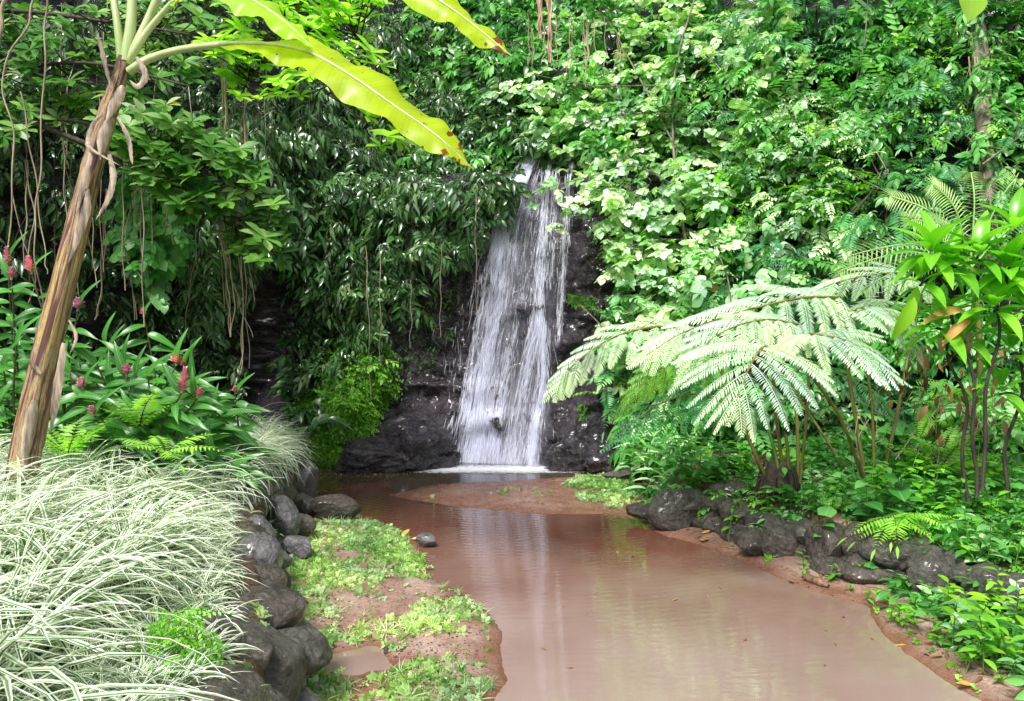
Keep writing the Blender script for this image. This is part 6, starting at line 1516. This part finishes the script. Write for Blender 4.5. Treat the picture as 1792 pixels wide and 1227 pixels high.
# ---- litter and small things
LGp = 'fallen leaves on the mud and bank'
leaf_l = ['pale yellow fallen leaf lying on the mud of the right shore']
for (x, y, s, lb) in [(1228, 935, .10, 'orange fallen leaf left of the shore stones'), (1240, 945, .09, 'cream fallen leaf under the orange one'), (1224, 947, .09, 'cream curled leaf at the left end of the mud shore'), (1336, 967, .07, 'small orange leaf below the wedge shaped stone'),
                      (1470, 992, .07, 'cream leaf in front of the low smooth stone'), (1381, 1018, .10, 'white curled leaf at the water edge of the mud shore'), (1560, 1140, .12, 'long pale leaf floating at the right shore'), (1545, 1130, .09, 'yellow leaf tip floating beside the long pale leaf'),
                      (1700, 1200, .12, 'pale leaf floating at the bottom right corner'), (1305, 925, .07, 'yellow leaf under the small drooping fern'), (1200, 865, .08, 'pale leaf on the first round boulder'),
                      (702, 940, .14, 'orange leaf stuck beside the mossy rock in the water'), (720, 945, .10, 'yellow leaf stuck beside the mossy rock in the water'), (660, 965, .08, 'dry brown leaf on the edge of the spit')]:
    p = PG(x, y) + [0, 0, 0.012]; a = R.uniform(0, 6)
    g = MB(); g.add(leaf_tpl(.4, 'ell', .15, -.15, 5), p, [math.cos(a), math.sin(a) * .5, .08], [0, -.3, 1], s, 0.5 if 'orange' in lb else (0.95 if 'cream' in lb or 'pale' in lb or 'white' in lb else 0.1))
    tag(g.build('fallen_leaf', M_YELLEAF if 'brown' not in lb else M_DEADLEAF), lb, 'leaf', LGp)
for (x, y, s, d) in [(1240, 497, .16, 'bright orange leaf standing out on the hillside'), (1208, 510, .15, 'dull orange leaf left of the bright orange one')]:
    g = MB(); g.add(leaf_tpl(.8, 'ell', .1, .1, 5), PC(x, y, .9), [.6, -.3, -.5], [0, -1, .4], s, 0.5); tag(g.build('orange_leaf', M_YELLEAF), d, 'leaf')
g = MB(); g.add(L_HRT, PD(1700, -18, 5.8), [-.1, -.3, -1], [.2, -.9, .5], .24, 0.9); tag(g.build('hanging_leaf', M_LIME), 'big pale yellow heart leaf hanging into the top right', 'leaf')
g = MB(); n = 260; k = []
P = []
while len(P) < n:
    x = R.uniform(1180, 1790); y = R.uniform(850, 1200); p = PG(x, y)
    if p[2] > 0.02: P.append(p + [0, 0, .012])
P = np.array(P); a = R.uniform(0, 6, n); g.add(L_LAN, P, np.stack([np.cos(a), np.sin(a), R.normal(size=n) * .15], 1), np.stack([R.normal(size=n) * .3, R.normal(size=n) * .3, np.ones(n)], 1), R.uniform(.04, .1, n))
tag(g.build('leaf_litter', M_DEADLEAF), 'brown leaf litter scattered over the right bank', 'litter', kind='stuff')
g = MB(); P = np.array([PZ(x, y, 0.008) for x, y in zip(np.concatenate([R.uniform(545, 720, 90), R.uniform(900, 1700, 26)]), np.concatenate([828 + np.abs(R.normal(size=90)) * 7, R.uniform(930, 1200, 26)]))])
P = P[ground_h(P[:, 0], P[:, 1]) < 0.0]; n = len(P); a = R.uniform(0, 6, n)
g.add(L_LAN, P, np.stack([np.cos(a), np.sin(a), .02 + 0 * a], 1), np.stack([R.normal(size=n) * .08, R.normal(size=n) * .08, np.ones(n)], 1), R.uniform(.03, .08, n)); tag(g.build('floating_litter', M_DEADLEAF), 'bits of dead leaf floating on the pool', 'litter', kind='stuff')
for pts, r, lb in [([(1405, 1012), (1430, 1022), (1450, 1030)], .035, 'dark wet log stub at the water edge'), ([(1605, 1030), (1640, 1042), (1668, 1050)], .075, 'thick reddish driftwood log under the mossy round stone'), ([(1260, 958), (1290, 962)], .012, 'short black stick on the mud shore'),
                   ([(665, 1146), (720, 1142)], .008, 'black twig lying by the puddle'), ([(1600, 1080), (1700, 1105), (1790, 1140)], .012, 'long thin stick on the lower right shore'), ([(1240, 790), (1250, 850), (1222, 900)], .01, 'bent stick leaning on the boulders')]:
    P = catmull([PG(x, y) + [0, 0, r * .6] for x, y in pts], 8); g = MB(); g.tube(P, r * (1 + .25 * fbm(np.arange(len(P)) * .7, 0, 1, 2)) * np.sin(np.linspace(.5, PI - .5, len(P))), 9); tag(g.build('driftwood', M_WOOD), lb, 'driftwood')

# ================================================================== world, sun, camera
w = bpy.data.worlds.new('World'); scene.world = w; w.use_nodes = True
nt = w.node_tree; nt.nodes.clear()
sk = nt.nodes.new('ShaderNodeTexSky'); sk.sky_type = 'NISHITA'; sk.sun_disc = False
SUN_EL, SUN_AZ = math.radians(57), math.radians(206)     # azimuth clockwise from +Y: high, behind and left of the camera
sk.sun_elevation = SUN_EL; sk.sun_rotation = SUN_AZ; sk.dust_density = 4; sk.air_density = 1.0
hs = nt.nodes.new('ShaderNodeHueSaturation'); hs.inputs['Saturation'].default_value = 0.45
hs.inputs['Value'].default_value = 1.35
bg = nt.nodes.new('ShaderNodeBackground'); bg.inputs['Strength'].default_value = 0.15
wo_ = nt.nodes.new('ShaderNodeOutputWorld')
nt.links.new(sk.outputs[0], hs.inputs['Color']); nt.links.new(hs.outputs[0], bg.inputs[0]); nt.links.new(bg.outputs[0], wo_.inputs[0])
sl = bpy.data.lights.new('sun', 'SUN'); sl.energy = 5.0; sl.angle = math.radians(12); sl.color = (1.0, 0.97, 0.92)
so = bpy.data.objects.new('sun', sl); COL.objects.link(so)
dv = Vector((math.sin(SUN_AZ) * math.cos(SUN_EL), math.cos(SUN_AZ) * math.cos(SUN_EL), math.sin(SUN_EL)))
so.rotation_euler = dv.to_track_quat('Z', 'Y').to_euler(); so.location = (-4, -6, 12)

cd = bpy.data.cameras.new('camera'); cd.sensor_width = 36; cd.lens = 28; cd.clip_end = 500; cd.clip_start = 0.05
cam = bpy.data.objects.new('camera', cd); COL.objects.link(cam); cam.location = tuple(CAM); cam.rotation_euler = (math.pi / 2 - PITCH, 0, 0)
scene.camera = cam
scene.view_settings.view_transform = 'Standard'; scene.view_settings.look = 'None'; scene.view_settings.exposure = 0
scene.render.engine = 'CYCLES'
scene.cycles.use_denoising = True
scene.cycles.max_bounces = 9; scene.cycles.transparent_max_bounces = 24; scene.cycles.diffuse_bounces = 8; scene.cycles.glossy_bounces = 3; scene.cycles.transmission_bounces = 4
scene.cycles.caustics_reflective = False; scene.cycles.caustics_refractive = False
